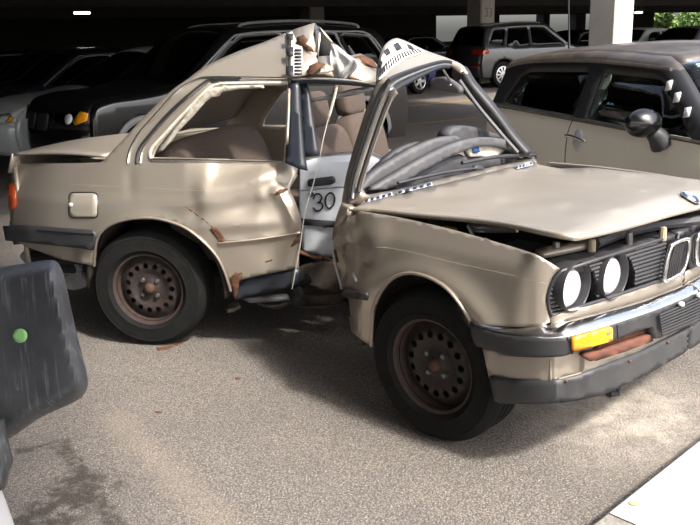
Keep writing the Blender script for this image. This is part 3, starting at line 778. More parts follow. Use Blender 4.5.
def suv_spec(paint, h=1.67, **k):
    sil = [(2.14, .28, 'b'), (2.22, .50, 'b'), (2.20, .72, 'h'), (2.12, .92, 'h'), (1.85, 1.00, 'h'), (1.02, 1.10, 'g'), (.32, h-.08, 'r'), (-.1, h-.02, 'r'), (-.8, h, 'r'), (-1.6, h-.06, 'r'), (-1.88, h-.12, 'g'), (-2.14, 1.12, 't'), (-2.26, .85, 't'), (-2.30, .62, 'b'), (-2.22, .30, 'b')]
    sp = dict(W=.93, belt=1.04, tumble=.36, xs=(-2.30, 2.22), ax=(-1.38, 1.42), R=.36, arch=.42, zb=.28, sil=sil, paint=paint, bow=.24, step=.08,
        windows=[dict(o=[(.78, 1.10), (.28, 1.46), (.12, h-.13), (-.36, h-.11), (-.40, 1.10)]), dict(o=[(-.48, 1.10), (-.46, h-.11), (-1.12, h-.13), (-1.28, 1.12)]), dict(o=[(-1.38, 1.14), (-1.22, h-.14), (-1.62, h-.17), (-1.86, 1.20)])],
        tubes=[('window_trim', sm([(.92, 1.08), (.32, 1.50), (.12, h-.095), (-.4, h-.075), (-1.2, h-.095), (-1.66, h-.14), (-1.92, 1.18)], 4), .010, 'alu', .002),
               ('roof_rail', sm([(.10, h-.04), (-.05, h+.02), (-.8, h+.035), (-1.5, h-.01), (-1.6, h-.06)], 4), .016, 'alu', -.10)])
    fr_ = []
    for sg in (1, -1):
        q = [(.83, .90), (.84, .80), (.62, .76), (.40, .78), (.40, .87), (.70, .905)]
        a = [(.90, .89), (.90, .82), (.77, .775), (.74, .80), (.80, .905)]
        fr_ += [('headlamp', [(y*sg, z) for y, z in q], 'glass_dark', .012), ('indicator', [(y*sg, z) for y, z in a], 'amber', .03), ('grille', [(y*sg, z) for y, z in rrect(.03, .70, .30, .88, .05)], 'inkblack', .012), ('lamp_reflector', circ(.66*sg, .83, .05, 12), 'lens', .022)]
    sp['front'] = fr_
    sp['rear'] = [('tail_lamp', [(y*sg, z) for y, z in rrect(.50, .92, .92, 1.06, .03)], 'red', .012) for sg in (1, -1)]
    sp.update(k); return sp
def row_pose(P, lx, ly, heading):
    """car origin so that local (lx, ly) stands at world P"""
    c, s_ = math.cos(heading), math.sin(heading); return (P[0]-(lx*c-ly*s_), P[1]-(lx*s_+ly*c))
RH = math.pi + math.radians(38)          # noses to the left and towards the camera
x3 = suv_spec('blackpaint', panels=[('arch_trim', sm([(1.42+.47*math.cos(math.radians(a)), .36+.47*math.sin(math.radians(a))) for a in range(-5, 190, 15)], 2)+sm([(1.42+.405*math.cos(math.radians(a)), .36+.405*math.sin(math.radians(a))) for a in range(185, -10, -15)], 2), 'cladding', .006),
    ('arch_trim', sm([(-1.38+.47*math.cos(math.radians(a)), .36+.47*math.sin(math.radians(a))) for a in range(-5, 190, 15)], 2)+sm([(-1.38+.405*math.cos(math.radians(a)), .36+.405*math.sin(math.radians(a))) for a in range(185, -10, -15)], 2), 'cladding', .006)], step=.06)
pX3 = ground(82, 119, .83)
Car('suv', 'black suv with orange indicator and silver wheel arch trim behind the boot of the wreck', 'car', x3, row_pose(pX3, 2.0, .78, RH), RH)
pS = ground(9, 119, .69)
oS = row_pose(pS, 2.12, .70, RH)
Car('sedan', 'silver sedan with orange indicator parked next to the black suv', 'car', sedan_spec('silver', 4.8, step=.06), oS, RH)
sd = np.array([math.cos(RH+math.pi/2), math.sin(RH+math.pi/2)])   # the side the silver car shows us
GL = 'dark parked cars behind the silver sedan'
for i, (k, f, pn) in enumerate(((1, .15, 'navy'), (2, -.2, 'blackpaint'), (3, .1, 'navy'), (4, -.1, 'blackpaint'))):
    p = np.array(oS)-sd*2.45*k+np.array([math.cos(RH), math.sin(RH)])*f
    lab = ['dark blue sedan parked between the silver sedan and a black one', 'black sedan third along from the black suv in the dark row', 'dark sedan standing beyond the black sedan in the shaded row', 'last dark sedan of the shaded row against the back wall'][i]
    Car('sedan', lab, 'car', sedan_spec(pn, 4.6, step=.12), p, RH, GL)
# --- cars across the aisle
XH = math.radians(33)
x5 = suv_spec('greymetal', 1.72, panels=[('tail_lamp', [(-1.90, .98), (-1.98, 1.06), (-2.18, 1.06), (-2.26, .98), (-2.26, .92), (-1.95, .94)], 'red', .012)], wheel='spoke10', step=.07)
x5['rear'] = x5['rear']+[('reflector', [(y*sg, z) for y, z in rrect(.58, .56, .86, .61, .015)], 'red', .012) for sg in (1, -1)]
pX5 = ground(497, 88)
Car('suv', 'dark grey suv seen from behind, red tail lamp lit by daylight', 'car', x5, (5.29, 24.17), math.radians(25))
pB = ground(403, 99)+np.array([-1.55, -.3, 0])
Car('sedan', 'bright blue car nose glimpsed through the windscreen opening of the wreck', 'car', sedan_spec('bluepaint', 4.5, step=.1), row_pose(pB, -1.5, -.9, XH+.15), XH+.15)
for u, d, lab, pn, hh in ((650, 30, 'pale saloon seen from behind beyond the bright square column', 'whitepaint', XH), (702, 28, 'dark grey car at the edge of the row by the parapet', 'greymetal', XH), (585, 33, 'dark car filling the gap left of the bright square column', 'navy', XH), (420, 33, 'dark car in shade behind the front roof of the wreck', 'navy', XH), (330, 34, 'black car in deep shade near the back wall', 'blackpaint', XH)):
    r = rays([(u, 45)])[0]; P = CP+r*(d/r[1])
    Car('sedan', lab, 'car', sedan_spec(pn, 4.6, 1.45, step=.12), (P[0], P[1]), hh)

# ================================================================== THE WRECK
FR = Frame(ground(437, 443), 47); RR = Frame(ground(153, 346), 17)
WK = empty('wrecked_car', tuple((FR.p0+RR.p0)/2 + np.array([.3, .45, 0])*1.0))
WK.location.z = 0
tag(WK, 'champagne two door car crushed and folded in the middle, on rusty steel wheels', 'car')
def bumps(u, v, L):
    """sum of soft dents: (u0, v0, ru, rv, depth, angle deg)"""
    d = np.zeros(len(u))
    for u0, v0, ru, rv, a, an in L:
        c, s_ = math.cos(math.radians(an)), math.sin(math.radians(an)); x = (u-u0)*c+(v-v0)*s_; y = -(u-u0)*s_+(v-v0)*c
        d += a*np.exp(-(x/ru)**2-(y/rv)**2)
    return d
def folds(u, v, L):
    """sharp ridges: (polyline, half width px, height)"""
    P = np.stack([u, v], 1); d = np.zeros(len(u))
    for pl, hw, a in L: d += a*np.clip(1-edge_dist(P, pl, False)/hw, 0, 1)
    return d
# ---------------- rear half, visible side
def rear_off(s, z, u, v):
    b = np.interp(z, [.15, .35, .60, .765, .80, .93, .97, 1.27, 1.36, 1.45, 1.55], [-.03, .01, .030, .022, .004, -.040, -.055, -.155, -.25, -.38, -.55])
    r = np.hypot(s, z-.31); b = b+.028*np.exp(-((r-.36)/.05)**2)*(z < .85)
    b = b-.09*np.clip((-.45-s)/.4, 0, 2)**2
    low = np.clip((1.05-z)/.1, 0, 1)
    b = b-low*(.26*np.clip(s-.36, 0, 9)+.20*np.clip(s-.62, 0, 9))
    b = b-.30*np.clip(z-.79, 0, .17)*np.clip((s-.25)/.15, 0, 1)*low
    b = b+low*bumps(u, v, [(250, 205, 26, 9, -.030, -12), (262, 178, 26, 8, .016, -8), (240, 225, 40, 6, .014, -3), (268, 250, 18, 16, -.014, 20), (205, 178, 14, 18, .008, 0), (196, 212, 8, 9, -.014, 0), (130, 182, 5, 16, -.006, 0)])
    b = b+low*folds(u, v, [([(205, 192), (240, 186), (286, 167)], 14, .022), ([(262, 196), (284, 190)], 8, .016), ([(222, 242), (300, 233)], 5, .010), ([(277, 192), (288, 206), (294, 226)], 9, .03)])
    return b
RS = s_side(RR, rear_off)
q_top = [(12, 164), (40, 163.4), (80, 163), (100, 162.4), (104.5, 160)]
q_sil = sm([(104.5, 160), (112, 151), (124, 138.6), (144, 117), (171, 91), (187, 79.5), (205, 66.5), (236, 52), (264, 42), (285, 33)], 5)
q_front = [(287, 45), (288, 60), (289, 78), (290, 84)]
q_bpost = [(289.5, 110), (288, 140), (286, 162), (298, 168)]
q_fold = sm([(298, 169), (296, 178), (290, 188)], 3)+sm([(291, 193), (296, 203), (301, 219), (302, 231), (299.5, 243), (299, 263), (299, 268)], 4)
q_low = [(260, 275.5), (231, 282.5)]
q_arch = sm([(231, 291), (224.5, 271), (216, 255), (202, 240), (185, 227.5), (164.5, 220), (147, 217.7), (127, 219.4), (110, 225), (100, 234), (96, 246), (94.5, 266)], 5)
q_rear = [(60, 259), (32, 249), (13, 240), (10.5, 225), (9.5, 205), (10, 183)]
win = sm([(153, 157), (157, 148), (166, 136), (186, 113), (205, 94), (214, 87.5), (228, 85.5)], 4)+[(287.5, 84.5), (286.5, 110), (285, 140), (283, 160.5), (240, 159.6), (200, 158.4)]
qp = pix('quarter_panel', q_top+q_sil[1:]+q_front+q_bpost+q_fold+q_low+q_arch+q_rear, RS, RR, M['paint'], WK, holes=[win], step=3.6, thick=.010, sharp=28)
qp['label'] = 'champagne rear quarter panel with buckled creases and rust'
# the same side opposite, undented
def far_off(s, z, u, v):
    b = np.interp(z, [.15, .35, .60, .765, .80, .93, .97, 1.27, 1.36, 1.45, 1.55], [-.03, .01, .030, .022, .004, -.040, -.055, -.155, -.25, -.38, -.55])
    return b-.09*np.clip((-.45-s)/.4, 0, 2)**2
V2, Fc = cdt(q_top+q_sil[1:]+q_front+q_bpost+q_fold+q_low+q_arch+q_rear, [win], 7.0)
Lq = s_side(RR, far_off)(V2); Lq[:, 1] = -1.54-Lq[:, 1]; z = Lq[:, 2]; Lq[:, 2] = np.where(z > 1.22, 1.22+(z-1.22)*.42, z)
solid(mesh('quarter_panel', RR.w(Lq), Fc, M['underpaint'], WK, world=True), .03)
# roof between the two sides
Ls = RS(np.array(q_sil[8:])); P = []
for l in Ls:
    row = []
    fz = l[2] if l[2] < 1.22 else 1.22+(l[2]-1.22)*.42
    fo = -1.54-float(far_off(l[0:1], l[2:3], None, None)[0])
    for t in np.linspace(0, 1, 14): row.append((l[0], l[1]+(fo-l[1])*t, l[2]+(fz-l[2])*t - .0*t))
    P.append(row)
V, Fc = grid(RR.w(np.array(P))); rp = solid(mesh('roof_panel', V, face_cam(V, Fc, np.array([0, 4, 30.])), M['paint'], WK, world=True), .012, -1)
# fuel flap, tail lamp, crease seams
flap = pix('fuel_flap', rrect(70, 193, 97.5, 217, 4), RS, RR, mat('fresh_flap_paint', (.50, .45, .37), .45, .4, .2), WK, step=4, thick=.012, shift=(0, .006, 0))
pixtube('flap_gap', rrect(69.2, 192.2, 98.2, 217.8, 4.5), RS, RR, .003, M['seal'], flap, out=.003, closed=True)
pix('finger_notch', circ(71.5, 204.5, 2.2, 10), RS, RR, M['white'], flap, step=2, thick=.004, shift=(0, .010, 0))
pix('tail_light', [(9.6, 183), (15, 182.5), (16, 186), (16, 206), (14.5, 209), (10, 208.5)], RS, RR, M['redorange'], WK, step=2.5, thick=.02, shift=(0, .012, 0))
pixtube('shoulder_crease', sm([(11, 183), (60, 184.2), (120, 187), (180, 190), (205, 191.5)], 6), RS, RR, .0022, M['underpaint'], qp, out=-.0017)
pixtube('side_moulding', sm([(219, 243), (250, 240), (280, 236), (300, 232.5)], 5), RS, RR, .005, M['paint'], qp, out=.004)
pixtube('arch_lip', q_arch, RS, RR, .007, M['paint'], qp, out=.002)
# rust along the torn edges (own shape, proud flakes)
for pl in ([(186, 207), (196, 214), (205, 221), (212, 227), (218, 232)], [(212, 228), (216, 235), (221, 240)], [(224, 273), (229, 280), (233, 290), (235, 298)], [(287, 189), (279, 191), (275, 195)], [(300, 233), (295, 240), (291, 246)], [(232, 276), (242, 273)], [(265, 262), (272, 260)]):
    k = sm(pl, 4); n = len(k); R_ = [(.002+.005*rnd.random()) for _ in range(n)]
    L = RS(np.array(k)); L[:, 1] += -.002; tube('rust_scab', RR.w(L), R_, M['rust'], qp, 6)
for pp in ([(210, 229), (216, 227), (222, 233), (226, 240.5), (221, 242.5), (215, 236)], [(230, 278), (236, 272), (243, 275), (239.5, 281), (238, 294), (234.5, 298), (232.5, 287)], [(299.5, 236), (296, 240), (290.5, 247), (294, 246), (299, 242)], [(276, 191.5), (284, 189.5), (289, 189), (284, 192.5), (277, 195)]):
    pix('rust_patch', pp, RS, RR, M['rust'], qp, step=2, thick=.0012, shift=(0, .003, 0), sharp=12)
# window surround: bright strips, black line, foam rag edge, sill
for pts, r, m_, nm in ((sm([(128, 163), (131, 149), (140, 133), (154, 117), (178, 91), (197, 79.8), (211, 77.4), (240, 77.6), (288, 78.5)], 5), .007, 'chrome', 'drip_strip'),
                       (sm([(137, 163), (139, 150), (148, 137), (172, 110), (205, 82.2), (217, 79.8), (240, 80)], 5), .007, 'seal', 'drip_seal'),
                       (sm([(140.5, 163), (143, 150), (151, 138), (175, 111), (207, 84.6), (219, 81.8), (288, 81.5)], 5), .005, 'chrome', 'window_strip'),
                       (sm([(152, 159.5), (200, 160.2), (240, 161.4), (284, 162.4)], 4), .008, 'chrome', 'window_sill_strip'),
                       (sm([(152, 158.5), (150.5, 154), (153, 147), (164, 135), (186, 111.5), (207, 90.5), (216, 85), (230, 83.6), (288, 82.8)], 5), .008, 'foam', 'torn_seal')):
    pixtube(nm, pts, RS, RR, r, M[m_], qp, out=.004)
foam = [(155, 155), (160, 145), (168, 134), (188, 111), (206, 92), (214, 87.5), (230, 85.8), (262, 85), (264, 88), (240, 89), (222, 92), (219, 96), (211, 97.5), (205, 102), (192, 117), (180, 129), (171, 141), (163, 150)]
pix('torn_headliner', foam, s_flat(RR, -.13), RR, M['foam'], qp, step=4, thick=.012)
# B post, two black bands
BP = s_side(RR, lambda s, z, u, v: -.075-.30*(z-.95))
pix('door_post', [(288.5, 83), (298, 82.5), (300, 120), (303, 158), (305, 170), (297, 168), (285, 163), (287, 130)], BP, RR, M['pillar'], WK, step=5, thick=.04)
pix('door_post', [(298.5, 82.5), (307, 83.5), (313, 125), (318, 155), (304.5, 157), (301, 120)], s_side(RR, lambda s, z, u, v: -.13-.30*(z-.95)), RR, M['pillar'], WK, step=5, thick=.03)
# sill and torn floor edge
SL = s_side(RR, lambda s, z, u, v: np.full(len(s), -.02)-.26*np.clip(s-.36, 0, 9))
sill = pix('sill', [(231, 283), (260, 276), (299, 269), (299.5, 284), (286, 289), (262, 293), (236, 300), (233, 296)], SL, RR, M['pillar'], WK, step=5, thick=.05)
pix('sill', [(299, 267), (320, 262), (346, 262), (352, 290), (349, 293), (322, 291), (299, 285)], s_flat(RR, -.26), RR, M['inner'], WK, step=4, thick=.05)
pix('floor_edge', [(255, 291), (300, 284), (350, 288), (352, 300), (310, 305), (262, 300)], s_flat(RR, -.34), RR, M['inner'], WK, step=5, thick=.04)
# rear bumper: rubber bar that wraps the corner, body coloured valance below
RP = [(-.15, .03), (-.30, .045), (-.62, .035), (-.78, -.005), (-.86, -.08), (-.92, -.25), (-.95, -.77), (-.95, -1.2)]
def rpath(o): return s_path(RR, [(s - (o if k > 3 else 0), n+(o if k <= 4 else 0)) for k, (s, n) in enumerate(RP)])
bb = pix('bumper', sm([(2.5, 226), (40, 228), (82, 231), (93, 231.2)], 3)+[(96.5, 237), (92, 250.5), (82, 248.6), (40, 244), (5.5, 240.6)], rpath(.025), RR, M['rubber'], WK, step=4, thick=.07)
pixtube('bumper_groove', [(5, 228.4), (40, 230.5), (82, 233.4), (94, 234)], rpath(.028), RR, .004, M['seal'], bb)
L = [(-.80, -.03), (-.90, -.14), (-.965, -.35), (-.98, -.77), (-.965, -1.19), (-.90, -1.40), (-.80, -1.51), (-.3, -1.57)]
P = [[(s, n, .50), (s, n, .60)] for s, n in L]; V, Fc = grid(RR.w(np.array(P))); solid(mesh('bumper', V, Fc, M['rubber'], WK, world=True), .06)
P = [[(s+.07, n, .36), (s+.07, n, .50), (s+.06, n, .62), (s+.07, n, .93)] for s, n in L]; V, Fc = grid(RR.w(np.array(P))); solid(mesh('tail_panel', V, Fc, M['paint'], WK, world=True), .02)
# boot lid, sprung open along the near edge
c4 = {k: np.array(v, float) for k, v in dict(nr=(-.70, -.01, .995), nf=(-.185, -.045, .985), fr=(-.75, -1.45, .915), ff=(-.22, -1.42, .965)).items()}
P = []
for a in np.linspace(0, 1, 16):
    P.append([(c4['nr']*(1-a)+c4['nf']*a)*(1-b)+(c4['fr']*(1-a)+c4['ff']*a)*b+np.array([0, 0, .030*math.sin(math.pi*b)+.012*math.sin(math.pi*a)]) for b in np.linspace(0, 1, 20)])
V, Fc = grid(RR.w(np.array(P))); lid = solid(mesh('boot_lid', V, face_cam(V, Fc, np.array([0, 4, 30.])), M['paint_hood'], WK, world=True), .014)
P = [[RR.w(np.array((-.705-.05*b-.02*k, -.01-1.44*b-.0*k, .99-.065*b-.05*k))) for k in range(3)] for b in np.linspace(0, 1, 12)]
V, Fc = grid(P); solid(mesh('lid_lip', V, Fc, M['paint_hood'], lid, world=True), .01)
V, Fc = tube_geo(RR.w(np.array([(-.17, -.10, .93), (-.30, -.09, .95), (-.36, -.09, .955)])), .012, 8); mesh('lid_hinge', V, Fc, M['inner'], lid, world=True)
pix('lid_gap_shade', [(60, 158), (103, 160), (104, 163.5), (60, 163.5)], s_flat(RR, -.12), RR, M['dark'], WK, step=5, thick=.02)  # dark sheet standing in for the shade in the gap under the lid
# inside of the rear half: wheel housing, floor, seats, shelf
def lbox(name, fr, c, d, m_, parent=WK, bev=.02, tilt=0.0, yaw=0.0):
    a = math.radians(-fr.deg)+yaw; R3 = rotz(a) @ np.array([[math.cos(tilt), 0, math.sin(tilt)], [0, 1, 0], [-math.sin(tilt), 0, math.cos(tilt)]])
    V, Fc = boxgeo((0, 0, 0), d, bev); V = V @ R3.T + fr.w(np.array(c, float)); return mesh(name, V, Fc, m_, parent, world=True, sharp=30)
def well(fr, s0, off0, off1, r, m_=M['inner'], z0=.31):
    P = []
    for a in np.linspace(-4, 184, 22):
        t = math.radians(a); P.append([(s0+r*math.cos(t), off0, z0+r*math.sin(t)), (s0+r*math.cos(t)*.98, off1, z0+r*math.sin(t)*.98)])
    V, Fc = grid(fr.w(np.array(P))); o = solid(mesh('wheel_housing', V, Fc, m_, WK, world=True), .01)
    c = [fr.w(np.array((s0+r*math.cos(math.radians(a)), off1, z0+r*math.sin(math.radians(a))))) for a in np.linspace(-4, 184, 22)]
    mesh('housing_wall', c, [tuple(range(len(c)))], m_, o, world=True, smooth=False)
well(RR, .03, -.02, -.34, .40); well(RR, .03, -1.52, -1.20, .40)
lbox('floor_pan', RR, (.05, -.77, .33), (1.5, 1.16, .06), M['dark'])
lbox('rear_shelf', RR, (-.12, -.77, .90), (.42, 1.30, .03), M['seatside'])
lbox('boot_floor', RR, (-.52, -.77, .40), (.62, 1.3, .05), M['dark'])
def cushion(fr, c, d, m_, nm, parent=WK, tilt=0.0, yaw=0.0):
    n = 14; P = []
    for i in range(n+1):
        ph = -math.pi/2+math.pi*i/n; row = []
        for k in range(25):
            th = 2*math.pi*k/24; g = lambda x: math.copysign(abs(x)**.45, x)
            row.append((d[0]/2*g(math.cos(ph))*g(math.cos(th)), d[1]/2*g(math.cos(ph))*g(math.sin(th)), d[2]/2*g(math.sin(ph))))
        P.append(row)
    V, Fc = grid(P); a = math.radians(-fr.deg)+yaw
    R3 = rotz(a) @ np.array([[math.cos(tilt), 0, math.sin(tilt)], [0, 1, 0], [-math.sin(tilt), 0, math.cos(tilt)]])
    W = V @ R3.T + fr.w(np.array(c, float)); return mesh(nm, W, face_cam(W, Fc, W.mean(0)+np.array([0, 0, 50.])), m_, parent, world=True, sharp=0)
cushion(RR, (.10, -.77, .72), (.22, 1.25, .62), M['seat'], 'rear_seat_back', tilt=-.35)
cushion(RR, (.42, -.77, .50), (.55, 1.22, .22), M['seat'], 'rear_seat_cushion')
# front seats, shoved together
for c, nm in (((.80, -.62, .78), 'near'), ((.86, -1.12, .80), 'far')):
    b = cushion(RR, c, (.17, .44, .58), M['seat'], 'seat_back', tilt=-.22, yaw=-.2)
    cushion(RR, (c[0]-.09, c[1], c[2]+.37), (.10, .26, .19), M['seat'], 'headrest', b, tilt=-.15, yaw=-.2)
    cushion(RR, (c[0]+.28, c[1], c[2]-.26), (.5, .46, .18), M['seat'], 'seat_cushion', b)
# ---------------- white door shoved inwards
DS = s_side(RR, lambda s, z, u, v: -.30+.05*np.clip((z-.75)/.2, -1, 1)*0-.03*np.clip((.7-z)/.3, 0, 1)-.05*np.clip((z-.93)/.05, 0, 1)+bumps(u, v, [(318, 170, 14, 5, .010, -4), (322, 205, 20, 8, -.010, 5), (330, 240, 14, 10, -.006, 0), (308, 240, 8, 14, .005, 0)]))
door = pix('door', sm([(299, 162), (301, 157.5), (318, 155.5), (345, 153), (366, 152), (380, 158)], 4)+[(384, 175), (376, 225), (372, 262), (346, 259), (325, 256.5), (303, 252), (300, 238), (299, 215), (299, 190)], DS, RR, M['primer'], WK, step=4, thick=.03)
door['label'] = 'pale white door pushed inwards, painted 30 beside its black handle'
pixtube('door_top_seal', sm([(300, 161), (318, 156.5), (345, 153.5), (366, 152.4), (382, 158.5)], 5), DS, RR, .010, M['alu'], door, out=.0)
pix('door_handle', rrect(309, 177.5, 335.5, 186.5, 2.5)[:0] or [(308.5, 180.5), (310, 179), (333, 176), (335.5, 178), (335.5, 182), (333, 184), (311, 186.5), (309, 185)], DS, RR, M['black'], door, step=3, thick=.014, shift=(0, .014, 0))
pixtube('door_crease', [(300, 190.5), (318, 189), (345, 186.5)], DS, RR, .003, M['alu'], door, out=.001)
pix('door_moulding', [(301, 218.5), (320, 220), (345, 222), (345, 228), (320, 226), (301.5, 224.5)], DS, RR, M['black'], door, step=4, thick=.012, shift=(0, .010, 0))
def stroke(pts, r=.0042):
    L = DS(np.array(sm(pts, 5))); L[:, 1] += .004; tube('painted_numeral', RR.w(L), r, M['inkblack'], door, 6)
stroke([(313.5, 199), (315.5, 194.5), (319.5, 194), (322, 197), (320.5, 201), (317.5, 202.5)]); stroke([(317.5, 202.5), (321.5, 203), (323, 206.5), (320.5, 210), (316.5, 210.5), (313.5, 207.5)])
stroke([(329.5, 193), (326.5, 196), (325.5, 201.5), (327, 206.5), (330, 208), (333.5, 205), (335, 199.5), (333.8, 194.5), (331, 192.6), (329.5, 193)])
stroke([(311.8, 192), (310, 193.5), (310.5, 196), (312.8, 195.7), (313.5, 193.5), (311.8, 192)], .0030); stroke([(310.6, 195.5), (313, 192.6)], .002)
for pl in ([(300, 252), (312, 257), (322, 258)], [(324, 257), (336, 262), (345, 261)], [(306, 266), (318, 264), (330, 266)]):
    L = s_flat(RR, -.275)(np.array(sm(pl, 4))); tube('rust_scab', RR.w(L), [.006+.007*rnd.random() for _ in range(len(L))], M['rust'], door, 6)
# door frame bars behind: bluish rail under the roof, bright strap
pix('roof_rail', [(291, 79), (320, 78), (352, 80), (378, 84), (378, 88), (350, 85.5), (318, 83.5), (291, 84)], s_side(RR, lambda s, z, u, v: -.20-.2*np.clip(s-.85, 0, 1)), RR, M['pillar'], WK, step=4, thick=.04)
pixtube('roof_rail_edge', sm([(292, 79.3), (320, 78.6), (352, 80.6), (376, 84.4)], 5), s_side(RR, lambda s, z, u, v: -.19-.2*np.clip(s-.85, 0, 1)), RR, .005, M['alu'], WK)
pix('trim_strap', [(308, 99), (330, 94.5), (352, 89), (376, 85), (377, 89), (356, 95), (332, 99), (309, 102.5)], s_flat(RR, -.42), RR, M['alu'], WK, step=4, thick=.012)
# ---------------- crumpled roof between the halves (facets)
def facets(name, pts, faces, fr, m_, parent, thick=.006, sub=0, sharp=30):
    L = np.concatenate([s_flat(fr, o)(np.array([(u, v)])) for u, v, o in pts]); W = fr.w(L)
    o = mesh(name, W, face_cam(W, faces), m_, parent, world=True, sharp=sharp)
    if sub:
        sb = o.modifiers.new('sub', 'SUBSURF'); sb.levels = sub; sb.render_levels = sub
    solid(o, thick, 0); return o
cr = [(286, 33, -.52), (300, 28, -.50), (315, 23.3, -.46), (313, 34, -.40), (317, 52, -.36), (304, 48, -.36), (300, 60, -.30), (316, 57, -.30), (302, 76, -.20), (312, 74, -.22), (325, 72, -.22), (289, 78, -.18), (288, 55, -.33)]
facets('roof_fold', cr, [(0, 1, 5, 12), (1, 2, 3), (1, 3, 5), (3, 4, 5), (5, 4, 7, 6), (12, 5, 6), (12, 6, 8, 11), (6, 7, 9, 8), (7, 10, 9)], RR, M['paint'], WK, .008)
facets('roof_fold', [(315, 23, -.46), (318, 27, -.43), (321, 31, -.42), (318.5, 56, -.33), (316, 55, -.34)], [(0, 1, 4), (1, 2, 3, 4)], RR, M['alu'], WK, .006)
facets('roof_fold', [(318, 26, -.42), (321, 28, -.42), (333, 42, -.40), (331, 44, -.40)], [(0, 1, 2, 3)], RR, M['paint'], WK, .012)
facets('roof_lining', [(319, 29, -.50), (332, 43, -.50), (331, 60, -.46), (318, 58, -.46)], [(0, 1, 2, 3)], RR, M['dark'], WK, .006)
facets('roof_fold', [(318, 57, -.30), (330, 56, -.30), (334, 70, -.24), (324, 74, -.22), (312, 75, -.20), (318, 66, -.24)], [(0, 1, 5), (1, 2, 5), (5, 2, 3), (5, 3, 4)], RR, M['paint'], WK, .006)
facets('roof_fold', [(332, 44, -.44), (340, 50, -.46), (350, 56, -.48), (360, 54, -.52), (372, 60, -.55), (378, 66, -.55), (376, 82, -.40), (364, 76, -.40), (352, 72, -.38), (340, 76, -.36), (350, 80, -.34), (362, 83, -.36), (357, 63, -.42), (345, 64, -.40)], [(0, 1, 13), (1, 2, 12, 13), (2, 3, 12), (3, 4, 12), (4, 5, 7, 12), (5, 6, 7), (12, 7, 8), (13, 12, 8, 9), (8, 7, 11, 10), (9, 8, 10), (7, 6, 11)], RR, M['paint'], WK, .006)
for pts in ([(297, 37, -.38), (304, 35, -.38), (308, 40, -.37), (306, 44, -.36), (312, 47, -.35), (314, 52, -.34), (306, 51, -.35), (301, 46, -.36), (296, 44, -.37)],
            [(309, 66, -.235), (318, 62, -.25), (325, 64, -.22), (319, 69, -.21), (312, 75, -.19), (307, 73, -.19)],
            [(352, 58, -.47), (362, 55, -.50), (373, 60, -.53), (378, 69, -.50), (370, 67, -.49), (360, 64, -.45), (352, 63, -.42)], [(344, 76, -.335), (356, 78, -.335), (366, 82, -.35), (354, 82, -.33)]):
    c = np.mean(np.array(pts), 0); n = len(pts); facets('rust_patch', [(u, v, o+.012) for u, v, o in pts]+[(c[0], c[1], c[2]+.018)], [(i, (i+1) % n, n) for i in range(n)], RR, M['rust'], WK, .004)
# scale stickers on the roof halves
st = pix('scale_sticker', [(285.6, 33.5), (292, 31.5), (296, 40), (302, 47), (303, 60), (300.5, 75), (286.5, 77.5), (286, 55)], s_side(RR, lambda s, z, u, v: np.where(u < 289, rear_off(s, z, u, v), np.interp(v, [30, 48, 60, 76], [-.48, -.345, -.285, -.175]))+.012), RR, M['white'], WK, step=4, thick=.002)
SQ = s_side(RR, lambda s, z, u, v: np.interp(v, [30, 48, 60, 76], [-.47, -.335, -.275, -.165])+.012)
for y0, y1 in ((34, 39), (47.5, 55.5), (66, 75.5)): pix('scale_mark', [(286, y0), (293.2, y0-.6), (293.2, y1), (286.6, y1)], SQ, RR, M['inkblack'], st, step=4, thick=.003)
for k in range(8):
    y = 49+3.4*k; pix('scale_mark', [(294.5, y), (301.8, y), (301.6, y+1.6), (294.5, y+1.6)], SQ, RR, M['inkblack'], st, step=4, thick=.003)
# ---------------- wheels of the near side and the hidden far side
def wk_wheel(fr, s, off, z, deg, far=False):
    P = fr.w(np.array((s, off, z), float))-np.array(origin_of(WK)); a = math.radians(-90-deg)
    make_wheel(WK, tuple(P), a if not far else a+math.pi, .305, .195, .186, 'steel', True, spin=rnd.uniform(0, 1))
wk_wheel(RR, 0.0, .0, .305, 10); wk_wheel(FR, -.035, .0, .305, 44)
wk_wheel(RR, 0.0, -1.54, .305, 17, True); wk_wheel(FR, -.03, -1.54, .305, 47, True)
# ---------------- front half: plan path of the body side and nose
CY = -.75
NP = [(-.90, -.02), (-.60, .0), (-.30, .02), (0, .03), (.25, .028), (.40, .015), (.455, -.015), (.487, -.06), (.505, -.12), (.54, -.32), (.58, CY), (.58, CY-.3)]
NP = sm(NP, 4); NOSE = s_path(FR, NP)
def nose_out(o):
    P = np.array(NP); T = np.gradient(P, axis=0); T /= np.linalg.norm(T, axis=1)[:, None]; N_ = np.stack([-T[:, 1], T[:, 0]], 1); N_[-2:] = (1, 0)
    return s_path(FR, P+N_*o)
def fender_off(s, z, u, v):
    b = np.interp(z, [.15, .35, .60, .74, .78, .86, .92], [-.02, .01, .030, .022, .012, -.03, -.09])
    r = np.hypot(s+.02, z-.31); b = b+.03*np.exp(-((r-.37)/.05)**2)
    b = b-.10*np.clip((-.30-s)/.25, 0, 2)**2
    b = b+bumps(u, v, [(350, 262, 9, 22, -.028, 12), (362, 300, 8, 20, .014, 0), (352, 228, 8, 10, -.016, 0), (377, 240, 10, 22, .008, 10), (341, 300, 6, 26, -.02, -10)])
    return b+folds(u, v, [([(336, 245), (352, 250), (366, 262)], 7, -.012), ([(352, 285), (360, 268), (356, 240)], 6, .012)])
FS = s_side(FR, fender_off)
def fender_mix(uv):
    A = FS(uv); B = NOSE(uv); w = np.clip((A[:, 0]-.36)/.05, 0, 1)[:, None]; return A*(1-w)+B*w
f_top = sm([(345, 208.5), (370, 212.5), (400, 217.5), (450, 229), (500, 243), (530, 252.5), (548, 261.5), (560, 268.5)], 5)
f_front = sm([(560, 268.5), (553, 276), (548.5, 288), (547.5, 302), (550, 322)], 4)
